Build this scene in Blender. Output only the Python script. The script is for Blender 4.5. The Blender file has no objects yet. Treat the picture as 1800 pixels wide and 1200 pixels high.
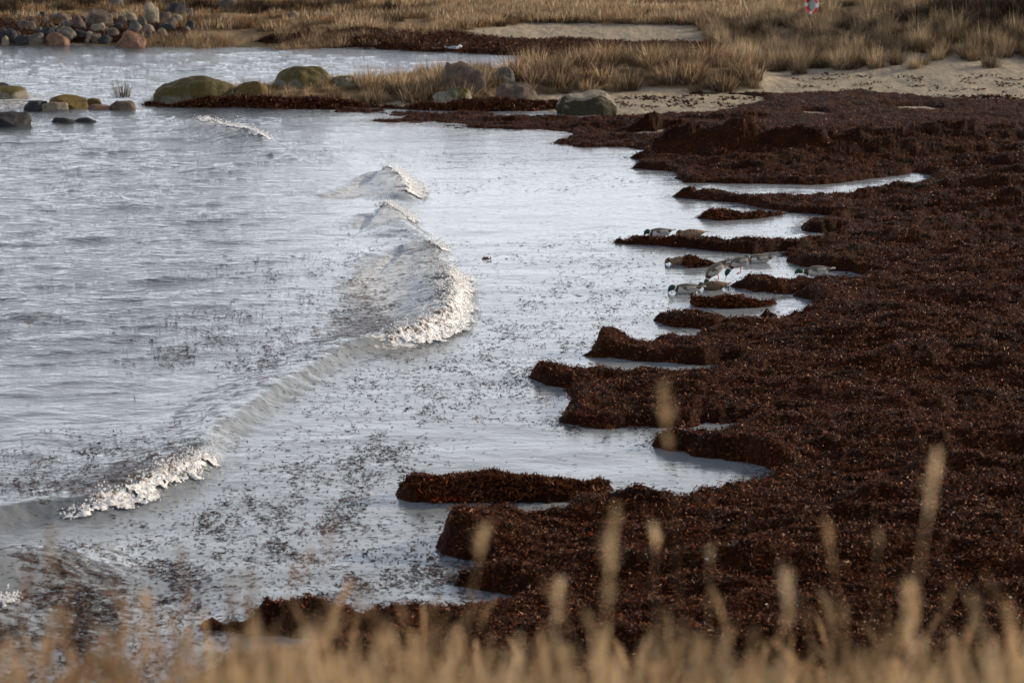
import bpy, math, random
import numpy as np
from mathutils import Vector, Matrix, noise as mnoise

# ------------------------------------------------------------------ camera, light, exposure
SC = bpy.context.scene
CAM_Z = 8.5
PITCH = math.radians(12.34)
FPX = 4250.0                      # focal length in pixels of the 1800 px wide photograph
cam = bpy.data.cameras.new('camera'); cam_ob = bpy.data.objects.new('camera', cam)
SC.collection.objects.link(cam_ob); SC.camera = cam_ob
cam_ob.location = (0, 0, CAM_Z); cam_ob.rotation_euler = (math.pi/2 - PITCH, 0, 0)
cam.lens = 85; cam.sensor_width = 36; cam.clip_start = 0.1; cam.clip_end = 9000
cam.dof.use_dof = True; cam.dof.focus_distance = 43.0; cam.dof.aperture_fstop = 2.2

SUN_AZ = math.radians(68)         # clockwise from +Y (the view direction)
SUN_EL = math.radians(19)
w = bpy.data.worlds.new('World'); SC.world = w; w.use_nodes = True
wn = w.node_tree; wn.nodes.clear()
def N(nt, t, **kw):
    n = nt.nodes.new(t)
    for k, v in kw.items():
        if k.startswith('i_'):
            key = k[2:]
            n.inputs[int(key) if key.isdigit() else key].default_value = v
        else: setattr(n, k, v)
    return n
sky = N(wn, 'ShaderNodeTexSky', sky_type='NISHITA', sun_disc=False, sun_elevation=SUN_EL, sun_rotation=SUN_AZ,
        air_density=1.0, dust_density=2.2, ozone_density=1.0)
tc = N(wn, 'ShaderNodeTexCoord')
mp = N(wn, 'ShaderNodeMapping'); mp.inputs['Scale'].default_value = (1.0, 1.0, 3.2)
cn = N(wn, 'ShaderNodeTexNoise', i_Scale=2.3, i_Detail=5.0, i_Roughness=0.55)
cr = N(wn, 'ShaderNodeMapRange'); cr.inputs['From Min'].default_value = 0.36; cr.inputs['From Max'].default_value = 0.66
cr.inputs['To Min'].default_value = 0.25; cr.inputs['To Max'].default_value = 0.9
mx = N(wn, 'ShaderNodeMix', data_type='RGBA'); mx.inputs['B'].default_value = (3.4, 3.6, 4.2, 1)
# a bright hazy band of thin cloud all round the horizon
sxyz = N(wn, 'ShaderNodeSeparateXYZ'); hz = N(wn, 'ShaderNodeMapRange', interpolation_type='SMOOTHERSTEP')
hz.inputs['From Min'].default_value = .68; hz.inputs['From Max'].default_value = .03; hz.inputs['To Min'].default_value = 0.0; hz.inputs['To Max'].default_value = .92
hm = N(wn, 'ShaderNodeMix', data_type='RGBA'); hm.inputs['B'].default_value = (17.4, 18.4, 20.0, 1)
bg = N(wn, 'ShaderNodeBackground', i_Strength=0.095); wo = N(wn, 'ShaderNodeOutputWorld')
L = wn.links.new
L(tc.outputs['Generated'], mp.inputs[0]); L(mp.outputs[0], cn.inputs[0]); L(cn.outputs[0], cr.inputs[0])
L(tc.outputs['Generated'], sxyz.inputs[0]); L(sxyz.outputs[2], hz.inputs[0]); L(cr.outputs[0], mx.inputs['Factor']); L(sky.outputs[0], mx.inputs['A']); L(mx.outputs['Result'], hm.inputs['A']); L(hz.outputs[0], hm.inputs['Factor']); L(hm.outputs['Result'], bg.inputs[0]); L(bg.outputs[0], wo.inputs[0])
sl = bpy.data.lights.new('sun', 'SUN'); sl.energy = 5.0; sl.angle = math.radians(0.5); sl.color = (1.0, 0.82, 0.60)
so = bpy.data.objects.new('sun', sl); SC.collection.objects.link(so)
sdir = Vector((math.sin(SUN_AZ)*math.cos(SUN_EL), math.cos(SUN_AZ)*math.cos(SUN_EL), math.sin(SUN_EL)))
so.rotation_euler = sdir.to_track_quat('Z', 'Y').to_euler(); so.location = sdir*60
SC.view_settings.view_transform = 'Standard'; SC.view_settings.look = 'None'
SC.view_settings.exposure = 0.15; SC.view_settings.gamma = 1; SC.view_settings.use_curve_mapping = False

# ------------------------------------------------------------------ helpers
rng = np.random.default_rng(7); random.seed(7)
def G(px, py, z=0.0):
    "world point at height z seen at pixel (px,py) of the 1800x1200 photograph"
    px = np.asarray(px, float); py = np.asarray(py, float)
    a = (px-900)/FPX; b = -(py-600)/FPX
    dy = math.cos(PITCH) + b*math.sin(PITCH); dz = -math.sin(PITCH) + b*math.cos(PITCH)
    t = (z-CAM_Z)/dz
    return a*t, dy*t
def pix(x, y, z=0.0):
    cy = y*math.cos(PITCH) - (z-CAM_Z)*math.sin(PITCH)
    cz = y*math.sin(PITCH) + (z-CAM_Z)*math.cos(PITCH)
    return 900+FPX*x/cy, 600-FPX*cz/cy
def ss(a, b, x):
    t = np.clip((x-a)/(b-a), 0, 1); return t*t*(3-2*t)
def _h(ix, iy, s):
    n = (ix.astype(np.int64)*374761393 + iy.astype(np.int64)*668265263 + s*2147483647) & 0xffffffff
    n = ((n ^ (n >> 13))*1274126177) & 0xffffffff
    n = (n ^ (n >> 16))
    return (n & 0xffffff)/float(0xffffff)
def vn(x, y, s=0):
    ix = np.floor(x); iy = np.floor(y); fx = x-ix; fy = y-iy
    u = fx*fx*fx*(fx*(fx*6-15)+10); v = fy*fy*fy*(fy*(fy*6-15)+10)
    a = _h(ix, iy, s); b = _h(ix+1, iy, s); c = _h(ix, iy+1, s); d = _h(ix+1, iy+1, s)
    return (a*(1-u)+b*u)*(1-v)+(c*(1-u)+d*u)*v
def fbm(x, y, o=4, s=0, g=0.5):
    r = 0; a = 1; t = 0
    for i in range(o):
        c, sn = math.cos(i*1.1+.3), math.sin(i*1.1+.3)
        r = r + a*vn((x*c-y*sn)*2**i+i*17.3, (x*sn+y*c)*2**i-i*9.1, s+i); t += a; a *= g
    return r/t                                       # 0..1
def poly_sdf(X, Y, P):
    "signed distance, positive inside"
    P = np.asarray(P, float); n = len(P); d = np.full(X.shape, 1e9); ins = np.zeros(X.shape, bool)
    for i in range(n):
        ax, ay = P[i]; bx, by = P[(i+1) % n]; ex, ey = bx-ax, by-ay
        wx, wy = X-ax, Y-ay
        t = np.clip((wx*ex+wy*ey)/(ex*ex+ey*ey+1e-12), 0, 1)
        d = np.minimum(d, (wx-ex*t)**2+(wy-ey*t)**2)
        c = ((ay > Y) != (by > Y))
        if ey != 0: ins ^= c & (X < ex*(Y-ay)/ey+ax)
    return np.where(ins, 1, -1)*np.sqrt(d)
def W(pts):
    out = []
    for p in pts:
        x, y = G(p[0], p[1], p[2] if len(p) > 2 else 0.0); out.append((float(x), float(y)))
    return out
class Field:
    def __init__(s, x0, x1, y0, y1, st, fn):
        s.x0, s.y0, s.st = x0, y0, st
        s.xs = np.arange(x0, x1+st, st); s.ys = np.arange(y0, y1+st, st)
        X, Y = np.meshgrid(s.xs, s.ys); s.v = fn(X, Y)
    def __call__(s, x, y):
        fx = np.clip((x-s.x0)/s.st, 0, len(s.xs)-1.001); fy = np.clip((y-s.y0)/s.st, 0, len(s.ys)-1.001)
        ix = fx.astype(int); iy = fy.astype(int); u = fx-ix; v = fy-iy; V = s.v
        return (V[iy, ix]*(1-u)+V[iy, ix+1]*u)*(1-v)+(V[iy+1, ix]*(1-u)+V[iy+1, ix+1]*u)*v
def mesh(name, V, quads=None, tris=None, mat=None, col=None, attrs=None, smooth=True, matidx=None, mats=None):
    me = bpy.data.meshes.new(name)
    V = np.asarray(V, np.float32); q = np.zeros((0, 4), np.int32) if quads is None else np.asarray(quads, np.int32)
    t = np.zeros((0, 3), np.int32) if tris is None else np.asarray(tris, np.int32)
    me.vertices.add(len(V)); me.vertices.foreach_set('co', V.ravel())
    nl = q.size+t.size; me.loops.add(nl); me.loops.foreach_set('vertex_index', np.concatenate([q.ravel(), t.ravel()]))
    me.polygons.add(len(q)+len(t))
    ls = np.concatenate([np.arange(len(q))*4, q.size+np.arange(len(t))*3]).astype(np.int32)
    me.polygons.foreach_set('loop_start', ls)
    me.polygons.foreach_set('use_smooth', np.full(len(q)+len(t), smooth))
    for m in (mats or ([mat] if mat else [])): me.materials.append(m)
    if matidx is not None: me.polygons.foreach_set('material_index', np.asarray(matidx, np.int32))
    me.update(calc_edges=True); me.validate()
    if col is not None:
        c = np.ones((len(V), 4), np.float32); c[:, :3] = col
        me.color_attributes.new('col', 'FLOAT_COLOR', 'POINT').data.foreach_set('color', c.ravel())
    for k, v in (attrs or {}).items():
        me.attributes.new(k, 'FLOAT', 'POINT').data.foreach_set('value', np.asarray(v, np.float32))
    return me
def link(me, name, parent=None, loc=None, rot=None, **props):
    o = bpy.data.objects.new(name, me); SC.collection.objects.link(o)
    if parent: o.parent = parent
    if loc is not None: o.location = loc
    if rot is not None: o.rotation_euler = rot
    for k, v in props.items(): o[k] = v
    return o
def gridfaces(nr, nc, keep=None):
    i = np.arange(nr*nc).reshape(nr, nc)
    q = np.stack([i[:-1, :-1], i[:-1, 1:], i[1:, 1:], i[1:, :-1]], -1).reshape(-1, 4)
    if keep is not None: q = q[keep.ravel()[q].any(1)]
    return q
def compact(V, q, *arrs):
    u, inv = np.unique(q, return_inverse=True)
    return (V[u], inv.reshape(q.shape)) + tuple(a[u] for a in arrs)

# ------------------------------------------------------------------ materials
def mat(name):
    m = bpy.data.materials.new(name); m.use_nodes = True; nt = m.node_tree
    b = nt.nodes['Principled BSDF']; return m, nt, b
def ramp(nt, stops):
    r = nt.nodes.new('ShaderNodeValToRGB'); e = r.color_ramp.elements
    while len(e) < len(stops): e.new(0.5)
    for i, (p, c) in enumerate(stops): e[i].position = p; e[i].color = tuple(c)+(1,)
    return r
def noise_(nt, scale, detail=4, rough=.55, coord='Object', stretch=None, dist=0):
    t = nt.nodes.new('ShaderNodeTexCoord'); n = N(nt, 'ShaderNodeTexNoise', i_Scale=scale, i_Detail=float(detail), i_Roughness=rough, i_Distortion=dist)
    if stretch:
        m = N(nt, 'ShaderNodeMapping'); m.inputs['Scale'].default_value = stretch
        nt.links.new(t.outputs[coord], m.inputs[0]); nt.links.new(m.outputs[0], n.inputs[0])
    else: nt.links.new(t.outputs[coord], n.inputs[0])
    return n
def mixc(nt, fac, a, b, mode='MIX'):
    m = N(nt, 'ShaderNodeMix', data_type='RGBA', blend_type=mode)
    for s, v in (('Factor', fac), ('A', a), ('B', b)):
        if hasattr(v, 'links'): nt.links.new(v, m.inputs[s])
        elif isinstance(v, (int, float)): m.inputs[s].default_value = v
        else: m.inputs[s].default_value = tuple(v)+(1,)
    return m.outputs['Result']
def mth(nt, op, a, b=0.0, clamp=False):
    m = N(nt, 'ShaderNodeMath', operation=op, use_clamp=clamp)
    for i, v in enumerate((a, b)):
        if hasattr(v, 'links'): nt.links.new(v, m.inputs[i])
        else: m.inputs[i].default_value = v
    return m.outputs[0]
def mrange(nt, v, a, b, c=0.0, d=1.0):
    m = N(nt, 'ShaderNodeMapRange', interpolation_type='SMOOTHSTEP'); nt.links.new(v, m.inputs[0])
    for i, x in enumerate((a, b, c, d)): m.inputs[i+1].default_value = x
    return m.outputs[0]
def bump(nt, b, h, strength=.5, dist=.02, prev=None):
    n = N(nt, 'ShaderNodeBump', i_Strength=strength, i_Distance=dist); nt.links.new(h, n.inputs['Height'])
    if prev: nt.links.new(prev.outputs[0], n.inputs['Normal'])
    nt.links.new(n.outputs[0], b.inputs['Normal']); return n
def attr(nt, name): return N(nt, 'ShaderNodeAttribute', attribute_name=name)

def mat_vcol(name, rough=.6, spec=.3, gain=(1, 1, 1), rand=0.0, transl=0.0):
    m, nt, b = mat(name); a = attr(nt, 'col'); c = a.outputs['Color']
    if gain != (1, 1, 1): c = mixc(nt, 1.0, c, gain, 'MULTIPLY')
    if rand:
        oi = N(nt, 'ShaderNodeObjectInfo'); r = mrange(nt, oi.outputs['Random'], 0, 1, 1-rand, 1+rand)
        hs = N(nt, 'ShaderNodeHueSaturation'); nt.links.new(c, hs.inputs['Color']); nt.links.new(r, hs.inputs['Value']); c = hs.outputs[0]
    nt.links.new(c, b.inputs['Base Color']); b.inputs['Roughness'].default_value = rough; b.inputs['Specular IOR Level'].default_value = spec
    if transl:
        tr = N(nt, 'ShaderNodeBsdfTranslucent'); nt.links.new(c, tr.inputs[0]); ms = N(nt, 'ShaderNodeMixShader', i_0=transl)
        nt.links.new(b.outputs[0], ms.inputs[1]); nt.links.new(tr.outputs[0], ms.inputs[2]); nt.links.new(ms.outputs[0], nt.nodes['Material Output'].inputs[0])
    return m
M = {}
M['grass'] = mat_vcol('dry_grass', .65, .25, rand=.5, transl=.45)
M['weed'] = mat_vcol('seaweed_strands', .5, .10)
M['float'] = mat_vcol('floating_seaweed', .5, .12)
M['duck'] = mat_vcol('duck_feathers', .6, .3)
M['plain'] = mat_vcol('painted', .4, .5)
# ground: sand, meadow soil
m, nt, b = mat('sand'); M['sand'] = m
a = attr(nt, 'meadow'); n1 = noise_(nt, .6, 5); n2 = noise_(nt, 6, 6, .65); n3 = noise_(nt, 1.4, 3, .5, stretch=(1, .6, 1))
sandc = ramp(nt, [(0.3, (.20, .165, .12)), (.7, (.35, .295, .22))]); nt.links.new(n2.outputs[0], sandc.inputs[0])
mead = ramp(nt, [(0.35, (.075, .045, .022)), (.65, (.21, .145, .075))]); nt.links.new(n1.outputs[0], mead.inputs[0])
c = mixc(nt, a.outputs['Fac'], sandc.outputs[0], mead.outputs[0]); nt.links.new(c, b.inputs['Base Color'])
b.inputs['Roughness'].default_value = .9; b.inputs['Specular IOR Level'].default_value = .15
bp = bump(nt, b, n3.outputs[0], .8, .25); bump(nt, b, n2.outputs[0], .6, .08, bp)
# seaweed mat
m, nt, b = mat('seaweed'); M['mat'] = m
n1 = noise_(nt, 1.3, 4); n2 = noise_(nt, 22, 5, .7); n3 = noise_(nt, 7, 4, .6)
r = ramp(nt, [(.30, (.006, .002, .001)), (.5, (.034, .0095, .003)), (.7, (.085, .025, .008))]); nt.links.new(n2.outputs[0], r.inputs[0])
c = mixc(nt, mrange(nt, n1.outputs[0], .35, .7), r.outputs[0], (.016, .006, .003)); nt.links.new(c, b.inputs['Base Color'])
b.inputs['Roughness'].default_value = .7; b.inputs['Specular IOR Level'].default_value = .05
bp = bump(nt, b, n3.outputs[0], .8, .12); bump(nt, b, n2.outputs[0], .9, .05, bp)
# water
m, nt, b = mat('sea_water'); M['water'] = m
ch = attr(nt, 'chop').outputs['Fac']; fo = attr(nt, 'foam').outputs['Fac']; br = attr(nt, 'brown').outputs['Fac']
nf = noise_(nt, 7, 6, .7, stretch=(.45, 1.0, 1)); nf2 = noise_(nt, 28, 4, .6, stretch=(.4, 1, 1))
fm = mrange(nt, mth(nt, 'ADD', mth(nt, 'ADD', mth(nt, 'MULTIPLY', nf.outputs[0], .65), mth(nt, 'MULTIPLY', nf2.outputs[0], .35)), mth(nt, 'MULTIPLY', fo, .42)), .66, .80)
nb = noise_(nt, 9, 5, .7, stretch=(.5, 1, 1))
bm = mrange(nt, mth(nt, 'ADD', nb.outputs[0], mth(nt, 'MULTIPLY', br, .38)), .62, .80)
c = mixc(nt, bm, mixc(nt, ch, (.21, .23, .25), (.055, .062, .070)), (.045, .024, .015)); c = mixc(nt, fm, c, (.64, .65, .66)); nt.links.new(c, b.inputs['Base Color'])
nt.links.new(mth(nt, 'ADD', mth(nt, 'MULTIPLY', mth(nt, 'MAXIMUM', fm, bm), .45), .07), b.inputs['Roughness'])
b.inputs['IOR'].default_value = 1.34
w1 = noise_(nt, 1.6, 3, .5, stretch=(.55, 1, 1), dist=.4); w2 = noise_(nt, 5.5, 4, .6, stretch=(.5, 1, 1), dist=.3); w3 = noise_(nt, 19, 3, .6, stretch=(.6, 1, 1))
s1 = mth(nt, 'MULTIPLY', w1.outputs[0], mth(nt, 'ADD', mth(nt, 'MULTIPLY', ch, .6), .12))
s2 = mth(nt, 'MULTIPLY', w2.outputs[0], mth(nt, 'ADD', mth(nt, 'MULTIPLY', ch, .42), .03))
s3 = mth(nt, 'MULTIPLY', w3.outputs[0], mth(nt, 'ADD', mth(nt, 'MULTIPLY', ch, .10), .009))
s4 = mth(nt, 'MULTIPLY', mth(nt, 'MAXIMUM', fm, bm), .25)
bump(nt, b, mth(nt, 'ADD', mth(nt, 'ADD', s1, s2), mth(nt, 'ADD', s3, s4)), 1.0, .12)
# foam
m, nt, b = mat('sea_foam'); M['foam'] = m
n1 = noise_(nt, 9, 5, .7); n2 = noise_(nt, 45, 4, .7)
bw = attr(nt, 'brown').outputs['Fac']
f = mrange(nt, mth(nt, 'ADD', n1.outputs[0], mth(nt, 'MULTIPLY', bw, .34)), .57, .74)
c = mixc(nt, f, (.80, .81, .83), (.10, .055, .032)); nt.links.new(c, b.inputs['Base Color'])
b.inputs['Roughness'].default_value = .45; b.inputs['Subsurface Weight'].default_value = .0
bump(nt, b, n2.outputs[0], .8, .03)
def rockmat(name, c1, c2, moss=None, amt=.5, skirt=False):
    m, nt, b = mat(name)
    n1 = noise_(nt, 3.0, 5, .6); n2 = noise_(nt, 14, 6, .7); n3 = noise_(nt, 1.8, 4, .6); n4 = noise_(nt, 60, 3, .7)
    r = ramp(nt, [(.35, c1), (.65, c2)]); nt.links.new(n1.outputs[0], r.inputs[0])
    c = mixc(nt, mrange(nt, n2.outputs[0], .45, .75), r.outputs[0], tuple(x*.5 for x in c1))
    if moss:
        g = N(nt, 'ShaderNodeNewGeometry'); sx = N(nt, 'ShaderNodeSeparateXYZ'); nt.links.new(g.outputs['Normal'], sx.inputs[0])
        s = mth(nt, 'ADD', mth(nt, 'MULTIPLY', sx.outputs[2], -.7 if skirt else .35), mth(nt, 'ADD', n3.outputs[0], .42 if skirt else 0))
        f = mrange(nt, s, .95-.6*amt, 1.1-.6*amt)
        mo = ramp(nt, [(.35, moss), (.7, tuple(x*.35 for x in moss))]); nt.links.new(n2.outputs[0], mo.inputs[0])
        c = mixc(nt, f, c, mo.outputs[0])
    nt.links.new(c, b.inputs['Base Color']); b.inputs['Roughness'].default_value = .75; b.inputs['Specular IOR Level'].default_value = .3
    bp = bump(nt, b, n1.outputs[0], .7, .12); bp = bump(nt, b, n2.outputs[0], .7, .05, bp); bump(nt, b, n4.outputs[0], .5, .012, bp); return m
M['r_grey'] = rockmat('grey_granite', (.06, .054, .045), (.15, .135, .11))
M['r_pale'] = rockmat('pale_granite', (.13, .105, .075), (.27, .225, .17))
M['r_red'] = rockmat('reddish_granite', (.10, .05, .03), (.21, .12, .08))
M['r_dark'] = rockmat('wet_dark_rock', (.012, .012, .014), (.035, .034, .035))
M['r_brown'] = rockmat('brown_granite', (.05, .035, .025), (.14, .10, .075))
M['r_moss'] = rockmat('mossy_granite', (.09, .085, .065), (.18, .165, .13), (.085, .064, .012), .72)
M['r_moss2'] = rockmat('partly_mossy_granite', (.12, .105, .08), (.24, .215, .17), (.10, .078, .016), .55)
M['r_skirt'] = rockmat('granite_with_dark_moss_skirt', (.15, .125, .095), (.27, .235, .18), (.040, .032, .012), .7, skirt=True)
M['r_gold'] = rockmat('golden_weed_rock', (.055, .035, .014), (.13, .085, .03), (.13, .085, .016), .7)

# ------------------------------------------------------------------ outlines (traced at the waterline, third number = height of the traced edge)
T1, T2, T3 = .14, .18, .25
SHORE = [(590,188,0),(583,196,0),(640,200,0),(700,202,.05),(690,203,.1),(640,203,.14),(630,213,0),(680,216,0),(735,217,0),(790,215,.05),(760,211,.1),(730,220,0),(800,226,0),(880,226,0),(960,229,0),(1012,236,.0),
 (990,240,.1),(964,253,0),(1000,256,0),(1025,260,0),(1060,259,0),(1100,260,0),(1150,262,.05),(1140,266,T1),(1100,277,0),(1130,280,0),(1112,296,0),(1150,299,0),(1183,302,0),(1190,315,0),(1215,321,0),(1300,323,0),(1370,324,0),(1440,324,0),(1500,320,0),(1560,312,0),(1610,306,0),(1642,311,0),
 (1625,323,.05),(1560,331,.1),(1450,336,T1),(1300,336,T1),(1265,328,T2),(1215,333,T1),(1180,345,0),(1220,350,0),(1300,358,0),(1335,368,0),(1400,377,0),(1470,380,0),(1440,386,.05),(1428,395,0),(1408,405,0),(1440,410,0),(1478,408,0),
 (1460,412,.1),(1400,417,T1),(1340,421,T1),(1290,421,T1),(1240,418,T1),(1170,414,T1),(1130,409,T2),(1085,410,T2),(1070,424,0),(1100,432,0),(1200,436,0),(1270,442,0),(1320,446,0),(1385,441,0),(1365,447,0),(1395,455,0),(1370,458,.03),(1398,465,0),(1440,473,0),(1500,480,0),(1560,484,.05),
 (1490,486,T1),(1400,486,T1),(1330,484,T1),(1280,485,T2),(1250,490,T1),(1236,499,0),(1265,502,0),(1320,512,0),(1370,516,0),(1420,514,0),(1402,520,0),(1425,524,0),(1420,532,0),(1440,538,.05),(1405,541,.1),(1350,547,.1),(1340,552,0),(1390,556,0),
 (1420,555,.05),(1400,558,.1),(1340,561,T1),(1270,556,.09),(1220,550,.09),(1168,548,.09),(1155,562,0),(1160,572,0),(1210,576,0),(1260,576,0),(1290,572,0),(1250,580,.05),(1215,588,T1),(1170,587,T1),(1130,591,T2),(1100,587,T1),(1060,585,T2),(1038,600,.05),(1042,628,0),(1080,634,0),(1150,638,0),(1230,642,0),(1300,638,0),(1290,643,.08),
 (1250,646,T1),(1190,645,T1),(1140,641,T2),(1100,643,T2),(1020,640,T2),(990,634,T3),(950,632,T3),(930,648,.1),(929,664,0),(960,674,0),(1002,684,0),(988,698,0),(1012,704,0),(1000,716,.1),(984,740,0),(1012,752,0),(1060,755,0),(1130,751,0),(1200,751,0),(1260,745,0),(1330,738,0),
 (1300,748,.1),(1260,755,.12),(1215,755,.12),(1170,753,.14),(1148,782,0),(1180,794,0),(1240,804,0),(1300,812,0),(1345,824,0),(1362,836,0),(1355,848,0),(1330,860,0),(1290,869,.03),(1200,877,.1),(1150,880,.15),(1120,874,.2),(1065,875,T2),(1040,886,.1),(990,888,.15),(930,892,.2),(880,897,T2),(840,897,T3),(800,905,T3),(772,940,.1),(772,962,0),
 (800,978,0),(850,988,0),(858,998,0),(812,1014,0),(800,1024,0),(850,1032,0),(905,1042,0),(925,1054,0),(900,1064,.0),(850,1070,.05),(790,1074,.1),(740,1070,.12),(700,1066,.2),(620,1064,.25),(560,1045,T3),(500,1044,T3),(455,1055,T3),(425,1080,.2),(375,1100,.0),(480,1112,0),(600,1124,0),(640,1112,0),(700,1125,0),(560,1150,0),(380,1180,0),(250,1260,0),(100,1420,0)]
UPPER = [(2600,1420,.0),(2800,500,.2),(2700,196,.15),(1800,186,.15),(1700,185,.15),(1620,176,.15),(1500,165,.15),(1400,168,.15),(1320,163,.15),(1230,160,.15),(1120,160,.15),(1300,166,.15),(1335,172,.15),(1330,181,.15),(1250,194,.15),(1180,195,.15),(1085,197,.15),(960,193,.13),(900,196,.13),(860,190,.13),(780,186,.2),(700,186,.15),(640,186,.1)]
MAIN = W(SHORE)+W(UPPER)
HEAD = W([(248,183,0),(330,188,0),(420,190,0),(600,190,0),(900,198,0),(1100,204,0),(1450,200,0),(1450,98,0),(1340,104,0),(1100,112,0),(960,118,0),(900,128,0),(780,138,0),(640,150,0),(400,158,0),(275,166,0)])
FAR = W([(-900,78),(-300,80),(0,80),(60,82),(150,78),(250,77),(300,75),(420,77),(520,82),(560,80),(650,83),(700,88),(800,93),(860,94),(930,100),(960,112),(1100,116),(1340,110),(1500,150),(2700,160),(3400,-120),(-1800,-120)])
ISL = {
 'near': ([(705,868,0),(730,850,.1),(765,832,T3),(800,828,T3),(830,834,T2),(865,824,T3),(920,832,T3),(960,833,T3),(1000,832,T3),(1030,825,.34),(1050,838,T2),(1068,862,0),(1050,876,0),(960,882,0),(880,884,0),(780,882,0),(725,878,0)], .30),
 'duckside': ([(1196,462,0),(1200,452,T1),(1212,446,.2),(1230,451,T2),(1262,454,T1),(1283,463,0),(1250,468,0),(1212,471,0)], .22),
 'flat': ([(1218,530,0),(1225,520,T1),(1260,522,T1),(1300,523,T1),(1345,524,T1),(1358,533,0),(1330,540,0),(1270,541,0),(1224,538,0)], .2),
 'upper': ([(1225,383,0),(1250,370,T1),(1268,367,T1),(1300,371,T1),(1350,369,T1),(1382,378,0),(1330,386,0),(1270,389,0)], .18),
}
sd_main = Field(-14, 34, 18, 84, .1, lambda X, Y: poly_sdf(X, Y, MAIN))
isl_f = {k: (Field(min(p[0] for p in W(v[0]))-1.5, max(p[0] for p in W(v[0]))+1.5, min(p[1] for p in W(v[0]))-1.5, max(p[1] for p in W(v[0]))+1.5, .05,
         (lambda P: (lambda X, Y: poly_sdf(X, Y, P)))(W(v[0]))), v[1]) for k, v in ISL.items()}
BEACH = W([(620,196),(1000,206),(1180,262),(1300,290),(1800,300),(2700,330),(2900,60),(1500,80),(1300,120),(1000,160),(640,180)])
sd_land = Field(-70, 70, 14, 170, .3, lambda X, Y: np.maximum.reduce([poly_sdf(X, Y, P) for P in (MAIN, HEAD, FAR, BEACH)]))
def pline(pts, z):
    p = np.array(pts, float); X, Y = G(p[:, 0], p[:, 1], z); return lambda x: np.interp(x, X, Y)
spit_front = pline([(250,178),(330,180),(420,182),(560,176),(640,172),(760,170),(900,166),(1000,161),(1100,158),(1340,158),(1500,150)], .2)
grass_line = pline([(-200,52),(300,56),(420,58),(520,56),(600,52),(700,54),(780,46),(850,38),(950,29),(1100,34),(1200,36),(1340,46),(1450,58)], .6)
sd_head = Field(-14, 16, 60, 96, .15, lambda X, Y: poly_sdf(X, Y, HEAD))

# ------------------------------------------------------------------ terrain
def toe(x):      # y of the dune toe for world x
    px = np.array([1250, 1340, 1400, 1500, 1620, 1700, 1800, 2000, 2600, 3400]); py = np.array([110, 150, 162, 164, 174, 183, 186, 190, 196, 210])
    X, Y = G(px, py, .3); return np.interp(x, X, Y)
def hill(y): return np.interp(y, [-400, -8, 0, 2.5, 5, 7, 10, 14, 18, 21, 24], [9, 7.2, 6.85, 6.75, 6.0, 5.2, 4.0, 2.4, 1.0, .25, -.3])
def terrain(x, y):
    s = sd_land(x, y)
    z = np.where(s > 0, -.14+.40*(1-np.exp(-np.maximum(s, 0)/4.5)), np.maximum(-.14+.12*s, -.8))
    z = z + .04*(fbm(x*.35, y*.35, 3, 5)-.5)*(s > .5)
    hs = sd_head(x, y); hz = np.minimum(ss(.1, 1.2, hs), ss(0, 2.2, y-spit_front(x)))*(.30+.20*ss(-3, 6, x)+.2*(fbm(x*.5, y*.5, 2, 8)-.5))*(y < 93)*(y > 60)
    z = z + hz*ss(9.0, 6.8, x)
    z = z + ss(-6, 1.5, y-grass_line(x))*.34*ss(86, 92, y) + .16*(fbm(x*.6, y*.35, 3, 9)-.5)*ss(84, 88, y)*ss(1, 4, s)
    t = (y-toe(x))*np.interp(x, [8, 16], [1, .68]); wx = ss(6.4, 9.6, x-0.07*(y-70))*np.interp(x, [7.5, 10, 12.4, 14.5], [.40, .56, .88, 1.15])
    d = np.interp(t, [-50, 0, 4, 7.5, 9.5, 13, 18, 26, 60], [0, 0, .28, .52, .80, 1.0, .62, .2, 0])*(1+.10*np.clip(x-10, 0, 12)*ss(5, 12, t))
    z = z + d*wx*(1+.25*(fbm(x*.4, y*.4, 3, 12)-.5)*ss(5, 10, t)) + .10*(fbm(x*1.1, y*.8, 3, 14)-.5)*wx*ss(0, 2, t)
    z = np.where(y > 98, z+(fbm(x*.08, y*.08, 3, 3)-.5)*1.0*ss(98, 125, y), z)
    z = z + 6*ss(160, 600, y)
    f = ss(24, 20, y); z = z*(1-f)+f*hill(y) + f*.12*(fbm(x*.7, y*.7, 3, 4)-.5)*ss(24,18,y)
    return z
def Tz(x, y): return float(terrain(np.array([float(x)]), np.array([float(y)]))[0])
def GT(px, py, lift=0.0):
    "pixel -> point on terrain (or water, whichever is higher)"
    z = .2
    for _ in range(12):
        x, y = G(px, py, z+lift); z = .5*z+.5*max(Tz(x, y), 0.0)
    return float(x), float(y), z
ys = np.concatenate([np.array([-400, -150, -60, -30, -15]), np.arange(-8, 24, .5), np.arange(24, 66, .6), np.arange(66, 112, .22), np.arange(112, 170, 1.2), np.array([175, 190, 220, 260, 320, 420, 600, 1000, 2000, 5000])])
us = np.concatenate([np.array([-1, -.75, -.6, -.52]), np.linspace(-.48, .48, 230), np.array([.52, .6, .75, 1.])])
wd = np.where(ys < 30, 30, np.where(ys < 170, 36+(ys-30)*.25, 80+(ys-170)*2.0)); wd = np.maximum(wd, 30)
X = us[None, :]*wd[:, None]; X = np.where(np.abs(us)[None, :] > .7, X*4, X); Y = np.repeat(ys[:, None], len(us), 1)
Z = terrain(X, Y); s_ = sd_land(X, Y); wet = X
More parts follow.
